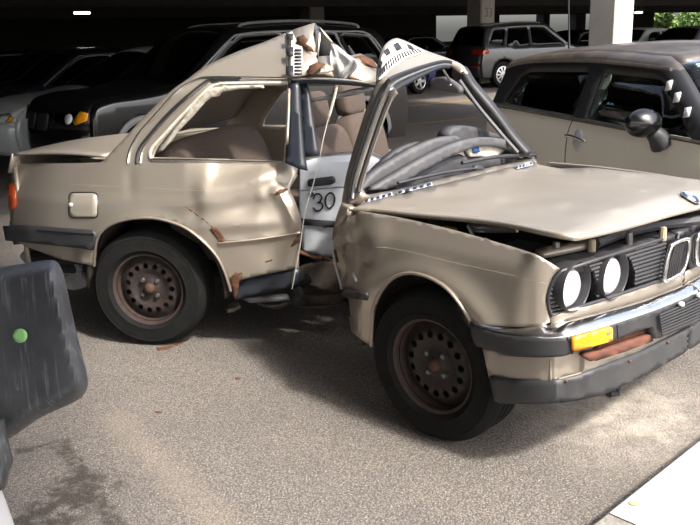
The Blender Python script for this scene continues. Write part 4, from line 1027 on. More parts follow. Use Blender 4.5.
f_bot = [(545, 325), (520, 327), (486, 325.5), (471.5, 322)]
f_arch = sm([(471.5, 322), (462, 306), (448, 289), (431, 278), (413, 273), (399, 275), (387, 283.5), (378, 298), (373, 315), (371.5, 346)], 5)
f_rear = [(366, 343), (351, 332)]+sm([(351, 332), (346, 302), (339, 278), (333, 252), (332.5, 236), (336, 221), (345, 208.5)], 4)[1:-1]
fen = pix('front_wing', f_top+f_front[1:]+f_bot+f_arch[1:]+f_rear, fender_mix, FR, M['paint'], WK, step=4, thick=.010, mirror=None, sharp=28)
V2, Fc = cdt(f_top+f_front[1:]+f_bot+f_arch[1:]+f_rear, (), 8)
def far_mix(uv):
    A = s_side(FR, lambda s, z, u, v: np.interp(z, [.15, .35, .60, .74, .78, .86, .92], [-.02, .01, .030, .022, .012, -.03, -.09]))(uv); B = NOSE(uv); w = np.clip((A[:, 0]-.36)/.05, 0, 1)[:, None]; return A*(1-w)+B*w
L = far_mix(V2); L[:, 1] = 2*CY-L[:, 1]; solid(mesh('front_wing', FR.w(L), Fc, M['paint'], WK, world=True), .010, 1)
pixtube('arch_lip', f_arch, FS, FR, .007, M['paint'], fen, out=.002)
pixtube('wing_crease', sm([(340, 243), (372, 247), (400, 250), (450, 262), (505, 274), (546, 284)], 5), fender_mix, FR, .002, M['underpaint'], fen, out=-.0015)
pix('wing_moulding', [(342.5, 289), (346, 288), (370, 292.5), (371.5, 295), (371, 299.5), (345, 296.5), (342.5, 294)], FS, FR, M['black'], fen, step=4, thick=.02, shift=(0, .018, 0))
for pl, m_ in (([(332.5, 240), (335, 262), (341, 285), (346, 305)], 'primer'), ([(335, 250), (338, 262)], 'rust'), ([(378, 297), (376, 304), (374, 312)], 'rust'), ([(354, 274), (357, 281)], 'primer')):
    L = FS(np.array(sm(pl, 4))); L[:, 1] += .002; tube('rust_scab' if m_ == 'rust' else 'bare_edge', FR.w(L), .006, M[m_], fen, 6)
# cowl side under the pillar foot
pix('pillar_foot', sm([(341.5, 203), (337, 215), (334, 226), (339, 224), (346, 214), (351, 209)], 3), s_flat(FR, -.045), FR, M['paint'], WK, step=3, thick=.03)
# ---------------- bonnet
def hood_z(s, o):
    t = np.clip((s+.57)/1.1, 0, 1.15); n = np.clip((-.08-o)/1.37, 0, 1); ed = .845+.050*t; fa = .855-.005*t
    z = ed*(1-n)+fa*n + .040*np.sin(np.pi*n)*(.5+.5*t)
    z = z + .010*np.exp(-((n-.20)/.03)**2) + .010*np.exp(-((n-.80)/.03)**2)
    return z - .05*np.clip((t-.94)/.10, 0, 2)**2
HS = s_top(FR, hood_z)
def loc2px(L):
    P = FR.w(np.asarray(L, float)); d = P-CP; zc = d[:, 1]*_c-d[:, 2]*_s; y = -(d[:, 1]*_s+d[:, 2]*_c); a, b = F_PX*d[:, 0]/zc, F_PX*y/zc
    return [tuple(q) for q in np.stack([350+a*_cr-b*_sr, 262.5+a*_sr+b*_cr], 1)]
def hpt(s, o): return (s, o, float(hood_z(np.array([s]), np.array([o]))[0]))
h_near = sm([(345.5, 207.5), (380, 211), (420, 215), (470, 219.5), (510, 225), (545, 232.5), (577, 238)], 5)
h_front = sm([(577, 238), (605, 232), (640, 223), (672, 214), (700, 207)], 4)+loc2px([hpt(.56, -.95), hpt(.55, -1.2), hpt(.50, -1.42)])
h_far = loc2px([hpt(.40, -1.45), hpt(.1, -1.46), hpt(-.25, -1.46)])+[(560, 168.5), (540, 165)]
h_back = sm([(533, 161), (500, 169.5), (450, 182), (400, 194), (365, 201), (345.5, 207.5)], 4)[:-1]
hood = pix('bonnet', h_near+h_front[1:]+h_far+h_back, HS, FR, M['paint_hood'], WK, step=6, thick=.012, sharp=40)
hood['label'] = 'dusty champagne bonnet sprung up from the wing'
pixtube('bonnet_lip', h_near[4:]+h_front[1:], HS, FR, .010, M['paint_hood'], hood, out=0, n=8)
P = [[np.array(hpt(float(s), float(o)))+np.array([0, 0, -.035]) for o in np.linspace(-.2, -1.3, 10)] for s in np.linspace(-.45, .42, 8)]
V, Fc = grid(FR.w(np.array(P))); solid(mesh('bonnet_frame', V, Fc, M['underpaint'], hood, world=True), .01)
# round badge: ring, blue and white quarters
bc = HS(np.array([(690, 199)]))[0]; BR = .036
def disc(r0, r1, a0, a1, dz, m_, nm):
    V = []; n = 10
    for k in range(n+1):
        a = a0+(a1-a0)*k/n
        for r in (r0, r1): V.append((bc[0]+r*math.cos(a), bc[1]+r*math.sin(a), float(hood_z(np.array([bc[0]+r*math.cos(a)]), np.array([bc[1]+r*math.sin(a)]))[0])+dz))
    W = FR.w(np.array(V)); Fc = [(2*k, 2*k+1, 2*k+3, 2*k+2) for k in range(n)]
    return solid(mesh(nm, W, face_cam(W, Fc, np.array([0, 0, 50.])), m_, badge_p, world=True), .004)
badge_p = hood
badge = disc(.001, BR, 0, 2*math.pi, .010, M['inkblack'], 'badge'); badge_p = hood
disc(BR*.92, BR, 0, 2*math.pi, .012, M['chrome'], 'badge_ring')
for k in range(4): disc(.001, BR*.6, k*math.pi/2, (k+1)*math.pi/2, .012, M['blue'] if k % 2 else M['white'], 'badge_quarter')
# ---------------- engine bay
def fbox(nm, c, d, m_, bev=.01, tilt=0., yaw=0.): return lbox(nm, FR, c, d, m_, WK, bev, tilt, yaw)
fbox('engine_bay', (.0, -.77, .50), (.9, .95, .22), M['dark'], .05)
fbox('engine', (.02, -.78, .68), (.62, .40, .16), M['inner'], .05)
fbox('inner_wing', (-.05, -.17, .62), (.86, .05, .28), M['inner'])
fbox('inner_wing', (-.05, -1.37, .62), (.86, .05, .28), M['inner'])
fbox('bulkhead', (-.50, -.77, .60), (.04, 1.3, .44), M['inner'])
fbox('fluid_bottle', (-.12, -.24, .72), (.14, .12, .10), M['trimdark'], .03)
fbox('bottle_cap', (-.12, -.20, .785), (.07, .07, .025), M['yellow'], .01)
fbox('air_box', (.20, -.28, .70), (.26, .20, .12), M['trimdark'], .03)
pixtube('bonnet_strut', [(468, 226), (490, 227), (516, 227), (517, 230), (492, 230.5), (472, 230)], s_side(FR, lambda s, z, u, v: np.full(len(s), -.20)), FR, .010, M['alu'], WK)
pixtube('bonnet_hinge', [(468, 226), (473, 236), (476, 242)], s_flat(FR, -.18), FR, .007, M['alu'], WK)
slam = pix('slam_panel', [(541, 262), (552, 267), (564, 269), (600, 257.5), (663, 237.5), (712, 226), (712, 216), (650, 229), (600, 244), (560, 252)], s_top(FR, lambda s, o: np.full(len(s), .775)+.0*s), FR, M['black'], WK, step=5, thick=.03, clampc=CY, mirror=CY)
pix('latch_bar', [(535, 249), (577, 240.5), (600, 238), (601, 241), (578, 246), (543, 253)], s_top(FR, lambda s, o: np.full(len(s), .80)), FR, M['paint_hood'], WK, step=4, thick=.02)
for k, (u, v) in enumerate(((556, 247), (592, 244.5), (629, 237), (663, 232))): 
    L = s_top(FR, lambda s, o: np.full(len(s), .80))(np.array([(u, v)]))[0]; V, Fc = lathe([(0, .02), (.012, .018), (.014, 0), (.014, -.03)], 10); V = V[:, [1, 2, 0]]; mesh('rubber_stop', V+FR.w(L), Fc, M['tan'] if k % 2 else M['bolt'], WK, world=True)
pixtube('radiator_hose', sm([(596, 243), (612, 237), (630, 231), (660, 225), (700, 220)], 4), s_top(FR, lambda s, o: np.full(len(s), .80)), FR, .018, M['trimdark'], WK)
# ---------------- grille, lamps, kidneys
g_out = sm([(552, 314), (549, 306), (549, 294), (553.5, 281), (562, 271.5)], 4)+[(600, 259), (630, 249.5), (662, 239.5), (712, 225), (712, 262), (665, 277), (640, 286), (600, 299.5)]
LE = ((577.5, 287.5, 18.5, 24), (616, 276.3, 17.5, 23))
GR = pix('grille', g_out, nose_out(-.045), FR, M['black'], WK, holes=[circ(x+(-3.5), y+.5, rx, 20, ry) for x, y, rx, ry in LE], step=5, thick=.01, clampc=CY, mirror=CY)[0]
pixtube('grille_surround', sm([(551.5, 315), (548.5, 306), (548.5, 294), (553, 281), (562, 271)], 4)+[(600, 258.5), (662, 239)], nose_out(.0), FR, .006, M['black'], GR, mirror=CY)
pixtube('grille_surround', [(551.5, 315), (600, 300.5), (640, 287), (664, 279)], nose_out(.0), FR, .006, M['black'], GR, mirror=CY)
for k in range(9):
    t = (k+.7)/9.4; a = np.array((551-1.5*math.sin(math.pi*t), 314-t*40)); b = np.array((663+2.5*t, 277.5-t*36.5)); a[0] += 9*max(0, t-.6)
    run = []
    for x in np.linspace(0, 1, 81):
        p = a+(b-a)*x; hit = any(((p[0]-ex)/rx)**2+((p[1]-ey)/ry)**2 < 1 for ex, ey, rx, ry in LE)
        if not hit: run.append(tuple(p))
        if (hit or x == 1) and len(run) > 2: pixtube('grille_slat', run[::4]+[run[-1]], nose_out(-.012), FR, .0065, M['rubber'], GR, mirror=CY)
        if hit: run = []
ang_f = math.radians(-FR.deg)
def lamp(px, lpx, R_=.068):
    # bezel ring at the nose; the lens stands in it, flush at its outer side
    L = nose_out(.0)(np.array([px]))[0]; L2 = nose_out(-.014)(np.array([lpx]))[0]; R3 = rotz(ang_f)
    for mir in (False, True):
        fl_ = lambda l: FR.w(np.array((l[0], 2*CY-l[1] if mir else l[1], l[2])))
        V, Fc = lathe([(.078, -.07), (.086, -.004), (.084, .0), (.081, -.003), (.074, -.05), (.02, -.062)], 36); bz = mesh('lamp_bezel', V @ R3.T+fl_(L), Fc, M['black'], WK, world=True)
        V, Fc = lathe([(0, .012), (R_*.4, .010), (R_*.75, .004), (R_*.95, -.006), (R_, -.014), (R_*1.0, -.03), (0, -.05)], 36); mesh('lamp_lens', V @ R3.T+fl_(L2), Fc, M['lens'], bz, world=True)
lamp((577.5, 287.3), (571.5, 288.7)); lamp((616.5, 276.2), (612, 277))
k1 = sm([(665, 280.5), (666.5, 264), (670, 249), (674.5, 243.5), (686, 239), (689, 242), (687.5, 256), (682.5, 271), (677, 275.5)], 4, True)
pix('kidney_mesh', k1, nose_out(.004), FR, M['inkblack'], GR, step=4, thick=.02, mirror=CY)
pixtube('kidney_ring', k1, nose_out(.018), FR, .008, M['chrome'], GR, closed=True, n=8, mirror=CY)
for k in range(6):
    t = (k+1)/7; a = (666+13*t, 279-4.6*t); b = (674+12.5*t, 245.5-4.6*t); pixtube('kidney_bar', [a, ((a[0]+b[0])/2-1.2, (a[1]+b[1])/2), b], nose_out(.012), FR, .003, M['rubber'], GR, mirror=CY)
# body strip under the grille
pix('nose_panel', [(549.5, 319), (552, 315), (600, 301), (640, 287.5), (665, 279.5), (712, 264), (712, 279), (660, 299), (610, 313), (577, 321), (552, 326)], nose_out(-.004), FR, M['paint'], WK, step=5, thick=.01, clampc=CY, mirror=CY)
# ---------------- bumper, valance, spoiler lip
BPth = [(.05, .05), (.20, .052), (.40, .048), (.49, .02), (.545, -.04), (.585, -.15), (.615, -.35), (.645, CY), (.645, CY-.4)]
BPth = sm(BPth, 4)
BU = s_path(FR, BPth); BI = s_path(FR, [(a-.03, b-.02) for a, b in BPth]); 
bp_ = pix('bumper', sm([(470, 321.5), (486, 330), (514, 336.3), (545, 338.3), (567, 337)], 4)+[(572, 335.5), (612, 325), (655, 311), (712, 288), (712, 316), (660, 338), (655, 339), (653.5, 326.5), (635, 332), (617, 338.5), (613, 341), (574, 352.5)]+sm([(574, 352.5), (562, 356.5), (535, 357.5), (507, 355.5), (488, 348.5), (476, 346), (471, 334)], 3), BU, FR, M['rubber'], WK, step=4, thick=.06, clampc=CY, mirror=CY)[0]
# chrome top: slopes in from the rubber towards the wing
def chrome_s(uv):
    A = BU(uv); B = BI(uv); return A
ctop = sm([(478, 320.5), (514, 324.8), (548, 322.8), (577, 318), (626, 305), (660, 293.5), (712, 272)], 4); cbot = sm([(471, 321), (486, 330), (514, 336.3), (545, 338.3), (567, 337), (572, 335.5), (612, 325), (655, 311), (712, 288)], 4)
nA = 48
def resample(p, n):
    p = np.array(p); d = np.r_[0, np.cumsum(np.hypot(*np.diff(p, axis=0).T))]; t = np.linspace(0, d[-1], n); return np.stack([np.interp(t, d, p[:, 0]), np.interp(t, d, p[:, 1])], 1)
TA, BA = resample(ctop, nA), resample(cbot, nA); P = []
inn = s_path(FR, [(a-.055 if i > 10 else a, b-(.05 if i < 16 else .03)) for i, (a, b) in enumerate(BPth)])
for t in np.linspace(0, 1, 6):
    Lx = (1-t)*inn(TA)+t*BU(BA); Lx[:, 2] += .006*math.sin(math.pi*t); Lx[:, 1] = np.maximum(Lx[:, 1], CY); P.append(Lx)
P = np.array(P); V, Fc = grid(FR.w(P)); cb = solid(mesh('bumper_chrome', V, face_cam(V, Fc), M['chrome'], bp_, world=True, sharp=0), .006)
P2 = P.copy(); P2[..., 1] = 2*CY-P2[..., 1]; V, Fc = grid(FR.w(P2)); solid(mesh('bumper_chrome', V, face_cam(V, Fc, np.array([5., 2, 5])), M['chrome'], bp_, world=True, sharp=0), .006)
pixtube('bumper_joint', [(567, 337.5), (571, 346), (572.5, 354)], BU, FR, .003, M['seal'], bp_, out=0)
pixtube('bumper_joint', [(617, 325), (618, 338)], BU, FR, .003, M['seal'], bp_, out=0)
BO = s_path(FR, [(a+.012 if i > 13 else a, b+(.012 if i < 16 else .004)) for i, (a, b) in enumerate(BPth)])
ind = pix('indicator', [(574, 338), (611.5, 327.2), (613, 329), (613, 340), (611.5, 341.2), (575, 351.6), (573.4, 350), (573, 340)], BO, FR, M['amber'], bp_, step=4, thick=.02, mirror=CY)[0]
pixtube('indicator_screw', circ(608.5, 333.5, 1.2, 8), BO, FR, .002, M['bolt'], ind, closed=True)
# ribbed plate holder with bolts
for k in range(8):
    t = k/8; pixtube('plate_rib', [(659+.4*k, 315.5+2.7*k), (685, 304.5+2.9*k), (709, 293.5+3.0*k)], BO, FR, .0035, M['rubber'], bp_)
for u, v in ((680.5, 304), (698.5, 295)):
    pix('plate_bolt', [(u-1.6, v-.6), (u+.6, v-2.6), (u+1.8, v-2), (u+1.8, v+1.6), (u, v+2.6), (u-1.6, v+1.6)], BO, FR, M['white'], bp_, step=3, thick=.012, shift=(.008, 0, 0))
VA = s_path(FR, [(a-.045 if i > 13 else a-.01, b-(.04 if i < 19 else .0)) for i, (a, b) in enumerate(BPth)])
pix('valance', sm([(482, 346), (508, 352), (545, 353), (574, 347)], 3)+[(620, 334), (712, 300), (712, 318), (640, 353), (600, 368), (575, 377), (551, 382), (520, 381), (489, 378)], VA, FR, M['paint'], WK, step=5, thick=.01, clampc=CY, mirror=CY)
pixtube('valance_seam', [(550.5, 360), (551, 381)], VA, FR, .003, M['underpaint'], WK, out=.002)
pixtube('valance_seam', [(551, 381), (588, 371), (633, 355.5), (660, 343)], VA, FR, .003, M['underpaint'], WK, out=.002)
pix('bumper_recess', [(586, 354), (612, 345), (653, 328), (653.5, 341), (630, 350), (596, 361)], s_path(FR, [(a-.035 if i > 13 else a, b-(.03 if i < 19 else 0)) for i, (a, b) in enumerate(BPth)]), FR, M['dark'], WK, step=4, thick=.01)
RB = s_path(FR, [(a-.012, b-.005) for a, b in BPth])
pix('rusty_bracket', [(583.5, 357), (586, 354), (605, 350), (630, 341.5), (651, 335), (652, 338.5), (648, 343), (625, 352), (600, 359), (590, 361.5)], RB, FR, M['rustsoft'], WK, step=4, thick=.025)
pix('rusty_bracket', [(600, 351), (612, 343), (640, 333.5), (652, 331), (651, 335), (630, 341.5), (606, 349.5)], RB, FR, M['rust'], WK, step=4, thick=.02, shift=(-.02, 0, 0))
LP_ = s_path(FR, [(a-.03 if i > 13 else a, b-(.03 if i < 19 else .01)) for i, (a, b) in enumerate(BPth)])
lp = pix('spoiler_lip', [(489, 376.5), (520, 381), (551, 382), (575, 377), (600, 368), (640, 353), (675, 336), (712, 314), (712, 331), (681.5, 355), (648, 373.6), (615, 390)]+sm([(600, 395.5), (575, 401), (551, 403.5), (520, 404), (500, 403.3), (494, 400.5)], 3), LP_, FR, M['lip'], WK, step=5, thick=.035, clampc=CY, mirror=CY)[0]
for u, v in ((566, 381), (630, 361), (668, 342)): pix('lip_screw', circ(u, v, 1.5, 8), LP_, FR, M['rust'], lp, step=2, thick=.006, shift=(.004, .003, 0))
lpt = LP_(np.array([(494, 400), (551, 403), (600, 395), (648, 373), (700, 340)]))
# ---------------- windscreen frame
AP = s_side(FR, lambda s, z, u, v: np.interp(z, [.80, .9, 1.35, 1.5], [-.06, -.085, -.24, -.34]))
o_l = sm([(341.5, 203), (347, 171.4), (361.4, 123), (370, 98), (377, 82)], 5)
o_r = sm([(390, 90), (384, 98), (377.4, 114), (363, 154), (355.5, 181), (354, 186)], 5)
pillar = pix('windscreen_pillar', o_l+[(383, 80)]+o_r+[(357, 191), (362, 195), (350, 204)], AP, FR, M['paint'], WK, step=3.6, thick=.05)
for pts, r, m_ in ((sm([(347, 200), (351, 172), (366, 124), (376, 97), (386, 83.5), (399, 75.5), (438, 63), (452, 62.3)], 5), .010, 'seal'), (sm([(350, 198), (353.5, 176), (369, 128), (380, 99), (388.5, 87.5), (401, 78.8), (438, 65), (451, 64.2)], 5), .007, 'alu'), (sm([(356, 192), (358, 180), (373, 134), (384, 104), (392, 91), (405, 83), (438, 68), (450, 66.5)], 5), .011, 'seal')):
    def frame_s(uv):
        A = AP(uv); t = np.clip((uv[:, 0]-392)/70, 0, 1)[:, None] * (uv[:, 1] < 92)[:, None]
        B = np.concatenate([s_flat(FR, -.24-.95*float(x))(uv[i:i+1]) for i, x in enumerate(t[:, 0])]); return np.where(t > 0, B, A)
    pts = [(a+4.5*min(1, max(0, (v_-70)/30)), v_) for a, v_ in pts]; L = frame_s(np.array(pts)); L[:, 1] += .012; tube('windscreen_seal', FR.w(L), r, M[m_], pillar, 6)
# header and torn front edge of the roof
HD = s_side(FR, lambda s, z, u, v: -.24-.95*np.clip((u-385)/78, 0, 1)-np.clip((80-v-(u-375)*.0)/45, 0, 1)*.22*np.clip((470-u)/60, 0, 1))
scr = sm([(376, 83), (376.5, 70), (381, 52), (390, 40.5), (397.5, 38)], 4)+sm([(397.5, 38), (407, 41.4), (425, 50), (450, 59), (462.5, 65), (468, 74)], 4)[1:]+sm([(462, 74), (453, 66), (440, 66), (416, 76), (396, 87), (385, 97)], 4)
roof_f = pix('roof_panel', scr, HD, FR, M['paint'], WK, step=4, thick=.012)
roof_f['label'] = 'torn front edge of the roof bent upwards above the windscreen'
SH = s_side(FR, lambda s, z, u, v: -.24-.95*np.clip((u-385)/78, 0, 1)-np.clip((80-v)/45, 0, 1)*.22*np.clip((470-u)/60, 0, 1)+.010)
st2 = pix('scale_sticker', [(376.5, 78), (381, 58), (386, 49.5), (393, 41), (399, 39.6), (411, 44.2), (424, 50.5), (421, 53.5), (405, 59), (392, 68.5), (379, 80)], SH, FR, M['white'], WK, step=4, thick=.002)
SH2 = s_side(FR, lambda s, z, u, v: -.24-.95*np.clip((u-385)/78, 0, 1)-np.clip((80-v)/45, 0, 1)*.22*np.clip((470-u)/60, 0, 1)+.016)
for q in ([(384.5, 51), (388, 47.5), (391, 53), (387, 56)], [(393, 44.5), (398, 42), (402.5, 48.5), (397, 51)], [(406.5, 43.5), (411, 45), (415, 49.5), (409, 48.5)], [(377.8, 66), (380.3, 60), (383, 62), (380, 69)]): pix('scale_mark', q, SH2, FR, M['inkblack'], st2, step=4, thick=.003)
lo_ = resample(sm([(378.5, 77.5), (391.5, 66.5), (404.5, 57.2), (421, 51.8)], 4), 18); up_ = resample(sm([(379.5, 70), (389, 60), (401, 52.5), (417, 48.5)], 4), 18)
for k in range(18):
    a, b = lo_[k], up_[k]; t = lo_[min(k+1, 17)]-lo_[max(k-1, 0)]; t = t/np.linalg.norm(t)*.62; pix('scale_mark', [tuple(a-t), tuple(a+t), tuple(b+t), tuple(b-t)], SH2, FR, M['inkblack'], st2, step=6, thick=.003)
# far pillar, header rail behind, inner mirror
FP_ = s_side(FR, lambda s, z, u, v: np.interp(z, [.85, 1.33], [-1.47, -1.27]))
fp = pix('windscreen_pillar', sm([(452, 66), (462, 72), (471, 86), (492, 111), (512, 138), (528, 156)], 4)+sm([(512, 151), (500, 135), (478, 109), (461, 90), (452, 76)], 4), FP_, FR, M['black'], WK, step=4, thick=.05)
pixtube('windscreen_seal', sm([(463, 80), (480, 104), (505, 134), (521, 152)], 5), FP_, FR, .012, M['trim'], fp, out=.03)
mr_ = pix('rear_view_mirror', sm([(430.5, 79), (443, 77.4), (452, 82), (459, 88), (458.5, 93), (452, 92.4), (441, 90), (431, 87.5)], 4, True), s_flat(FR, -.86), FR, M['trim'], WK, step=3, thick=.03)
pixtube('mirror_stem', [(443, 70), (447, 76), (451.5, 83)], s_flat(FR, -.84), FR, .006, M['trimdark'], mr_)
pix('mirror_pivot', circ(449.5, 85, 1.5, 8), s_flat(FR, -.835), FR, M['chrome'], mr_, step=2, thick=.006)
# ---------------- dashboard debris in the windscreen opening
DP = [(-.69, -.10), (-.69, -.35), (-.67, -.77), (-.67, -1.2), (-.68, -1.48)]
def dpath(o): return s_path(FR, [(a+o, b) for a, b in DP])
fbox('dashboard', (-.84, -.95, .76), (.20, .9, .18), M['trimdark'], .06)
pix('dash_trim', sm([(361, 190), (372, 175), (398, 158), (420, 146), (440, 138.5), (457, 136)], 4)+[(463, 141), (446, 147), (420, 160), (394, 176), (372, 189)], dpath(-.10), FR, M['trim'], WK, step=4, thick=.05)
pix('dash_trim', sm([(371, 190), (400, 172.5), (430, 155.5), (455, 144), (478, 138), (500, 138.5), (518, 145), (533, 155.5)], 4)+sm([(532, 159), (514, 152), (494, 146.5), (474, 148), (450, 157), (425, 171), (402, 184), (386, 190)], 4), dpath(-.03), FR, M['trim'], WK, step=4, thick=.045)
pix('dash_trim', sm([(376, 170), (398, 150), (420, 142), (412, 152), (392, 168), (380, 178)], 3), dpath(-.16), FR, M['trimdark'], WK, step=4, thick=.04)
pix('dash_pad', sm([(449, 137), (455, 128), (468, 126), (488, 131), (500, 137), (480, 142), (460, 142)], 3, True), dpath(-.18), FR, M['trimdark'], WK, step=4, thick=.08)
pix('dash_cover', [(383, 188), (420, 172), (450, 157), (480, 156), (505, 158), (530, 158.5), (500, 167), (450, 179), (400, 191)], dpath(-.07), FR, M['trimdark'], WK, step=5, thick=.03)
wbx = pix('relay_box', [(466, 148), (478, 144), (498, 145), (503, 150), (498, 156), (470, 157)], dpath(-.055), FR, M['foam'], WK, step=4, thick=.03)
pix('blue_plug', [(473, 148), (479, 147), (480, 152), (474, 153)], dpath(-.045), FR, M['blue'], wbx, step=3, thick=.015)
pixtube('wiper_arm', sm([(398, 183), (440, 173.5), (470, 169), (483, 168.5)], 4), dpath(.03), FR, .008, M['black'], WK)
pix('wiper_spindle', rrect(475, 165.5, 484, 172.5, 3), dpath(.035), FR, M['black'], WK, step=3, thick=.02)
pixtube('wiper_blade', sm([(462, 163), (495, 157), (533, 155), (536, 157.5)], 4), dpath(.01), FR, .010, M['black'], WK)
CWZ = lambda d: s_top(FR, lambda s, o: hood_z(s, o)+d-.10*np.clip(-.57-s, 0, 1))
cw = pix('cowl_panel', sm([(346, 206), (357, 196), (372, 194), (400, 188.5), (450, 176.5), (500, 165), (534, 156)], 4)+[(537, 162.5), (500, 172.5), (450, 185.5), (400, 197.5), (365, 205), (347, 210)], CWZ(-.004), FR, M['paint_hood'], WK, step=4, thick=.03)
for q in ([(363, 199.5), (376, 196), (392, 191.8), (392.5, 195), (364, 202.5)], [(396, 191), (410, 187.5), (432, 181.6), (432.5, 185), (397, 194.2)], [(514, 166), (522, 163), (532, 161.2), (533, 164.5), (516, 169)]):
    s3 = pix('scale_sticker', q, CWZ(.004), FR, mat('bluish_sticker', (.42, .46, .53), .6), cw, step=4, thick=.002)
    a, b = (np.array(q[0])+np.array(q[-1]))/2, (np.array(q[-3])+np.array(q[-2]))/2
    for k in range(5):
        c0 = a+(b-a)*(k+.3)/5; c1 = a+(b-a)*(k+.8)/5; d = np.array((0.1, .9)); pix('scale_mark', [tuple(c0-d), tuple(c1-d), tuple(c1+d), tuple(c0+d)], CWZ(.008), FR, M['inkblack'], s3, step=4, thick=.002)
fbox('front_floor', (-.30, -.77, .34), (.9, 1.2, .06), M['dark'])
well(FR, -.03, -.02, -.34, .40); well(FR, -.03, -1.52, -1.20, .40)
# far side door closing the body between the halves
A_, B_ = RR.w(np.array((.76, -1.50, 0.))), FR.w(np.array((-.50, -1.47, 0.)))
P = [[A_+(B_-A_)*t+np.array([0, 0, zz]) + RR.n*(-.06*math.sin(math.pi*t)+ (.05 if zz > .85 else 0)) for zz in (.22, .4, .6, .74, .82)] for t in np.linspace(0, 1, 12)]
V, Fc = grid(P); solid(mesh('door', V, face_cam(V, Fc), M['underpaint'], WK, world=True), .06)
# debris hung below the sill
for pl, r in ((sm([(258, 303), (275, 307), (290, 302), (300, 298)], 4), .012), (sm([(293, 304), (310, 308), (330, 306), (341, 306)], 4), .009), (sm([(262, 299), (285, 297), (320, 299), (345, 296)], 4), .018)):
    L = s_flat(RR, -.16)(np.array(pl)); tube('torn_trim', RR.w(L), r, M['inner'], WK, 6)
facets('torn_trim', [(290, 288, -.15), (300, 286, -.14), (306, 298, -.12), (309, 304, -.12), (298, 306, -.12), (292, 300, -.14), (299, 296, -.09)], [(0, 1, 6), (1, 2, 6), (2, 3, 6), (3, 4, 6), (4, 5, 6), (5, 0, 6)], RR, M['sheet'], WK, .006)
facets('torn_trim', [(240, 298, -.06), (262, 296, -.10), (288, 294, -.12), (290, 300, -.10), (270, 302, -.08), (250, 303, -.06)], [(0, 1, 5), (1, 4, 5), (1, 2, 4), (2, 3, 4)], RR, M['sheet'], WK, .006)

# ================================================================== LOOSE THINGS
# rag knotted round the roof edge, with its cord
lb = resample(sm([(331, 43.5), (330, 55), (331, 68), (335, 78), (337, 84)], 5), 16); rb_ = resample(sm([(334, 44), (346, 54), (357.5, 62.5), (352, 73), (343, 80), (340, 84)], 5), 16); P = []
for i in range(16):
    t = i/15; row = []
    for k in range(17):
        x = k/16; p = lb[i]*(1-x)+rb_[i]*x; o_ = -.285+.03*math.sin(math.pi*t)+.006*math.sin(x*17+t*5)*(.4+t)+.006*math.sin(x*7-t*11)+rnd.uniform(-.003, .003)
        row.append(s_flat(RR, o_)(np.array([p+np.array([.8*math.sin(9*t+6*x), .8*math.sin(13*x+4*t)])*(0 < k < 16)]))[0])
    P.append(row)
V, Fc = grid(RR.w(np.array(P))); rag = solid(mesh('rag', V, face_cam(V, Fc), M['rag'], None, sharp=0), .006)
tag(rag, 'crumpled grey cloth rag knotted over the torn roof edge of the wreck', 'rag')
ck = sm([(338, 81), (335, 95), (331, 110), (328, 120), (324, 136), (319, 160), (313, 185), (305, 212), (299.5, 249), (292, 289)], 5)
L = s_side(RR, lambda s, z, u, v: np.interp(v, [80, 150, 190, 215, 250, 290], [-.24, -.20, -.18, -.13, -.10, -.10]))(np.array(ck)); n = len(L)
tag(tube('cord', RR.w(L), [.007 if k < 14 else .0028 for k in range(n)], M['cord'], None, 6), 'thin pale cord hanging from the grey rag down past the white door', 'cord')
def flake(name, pts, m_, h, lab, cat, seed=0):
    q = random.Random(seed); G = [ground(u, v) for u, v in pts]; c = np.mean(G, 0); n = len(G)
    V = [g+np.array([0, 0, .001]) for g in G]+[c+(g-c)*.8+np.array([0, 0, h*(.6+.6*q.random())]) for g in G]+[c+np.array([0, 0, h])]
    Fc = [(i, (i+1) % n, n+(i+1) % n, n+i) for i in range(n)]+[(n+i, n+(i+1) % n, 2*n) for i in range(n)]
    o = mesh(name, V, face_cam(V, Fc, np.array([0, 0, 40.])), m_, None, smooth=False); tag(o, lab, cat); return o
flake('scrap_block', [(224, 309), (231, 305.5), (240, 304.5), (241, 308), (234, 312), (227, 313)], M['tan'], .02, 'small tan scrap lying under the sill by the rear wheel', 'scrap', 1)
flake('rust_flake', [(156, 349), (166, 347.5), (172, 345.5), (175, 346.5), (167, 350), (158, 351)], M['rust'], .006, 'long rust flake on the asphalt at the foot of the rear tyre', 'rust flake', 2)
flake('rust_flake', [(173, 345), (181, 342.5), (184, 343), (178, 346)], M['rust'], .006, 'short rust flake beside the longer one at the rear tyre', 'rust flake', 3)
flake('dry_leaf', [(154, 412), (158, 411), (163, 412.5), (159, 414)], M['rust'], .004, 'small brown leaf alone on the asphalt in front of the rear wheel', 'leaf', 4)
flake('dry_leaf', [(235, 378), (239, 377.5), (241, 379), (237, 380)], M['rust'], .004, 'small brown leaf on the asphalt between the two wheels', 'leaf', 5)
# broken bolt stub in front of the spoiler
gb = ground(615, 397); V, Fc = tube_geo([gb+np.array([-.02, 0, .012]), gb+np.array([.018, .005, .014])], .011, 7); n0 = len(V)
V2_, F2_ = tube_geo([gb+np.array([.012, .004, .012]), gb+np.array([.016, .006, .045])], .009, 7); mesh_b = mesh('broken_bolt', list(V)+list(V2_), list(Fc)+[tuple(i+n0 for i in f) for f in F2_], M['trimdark'], None)
tag(mesh_b, 'dark broken bolt stub lying in front of the spoiler lip', 'bolt')
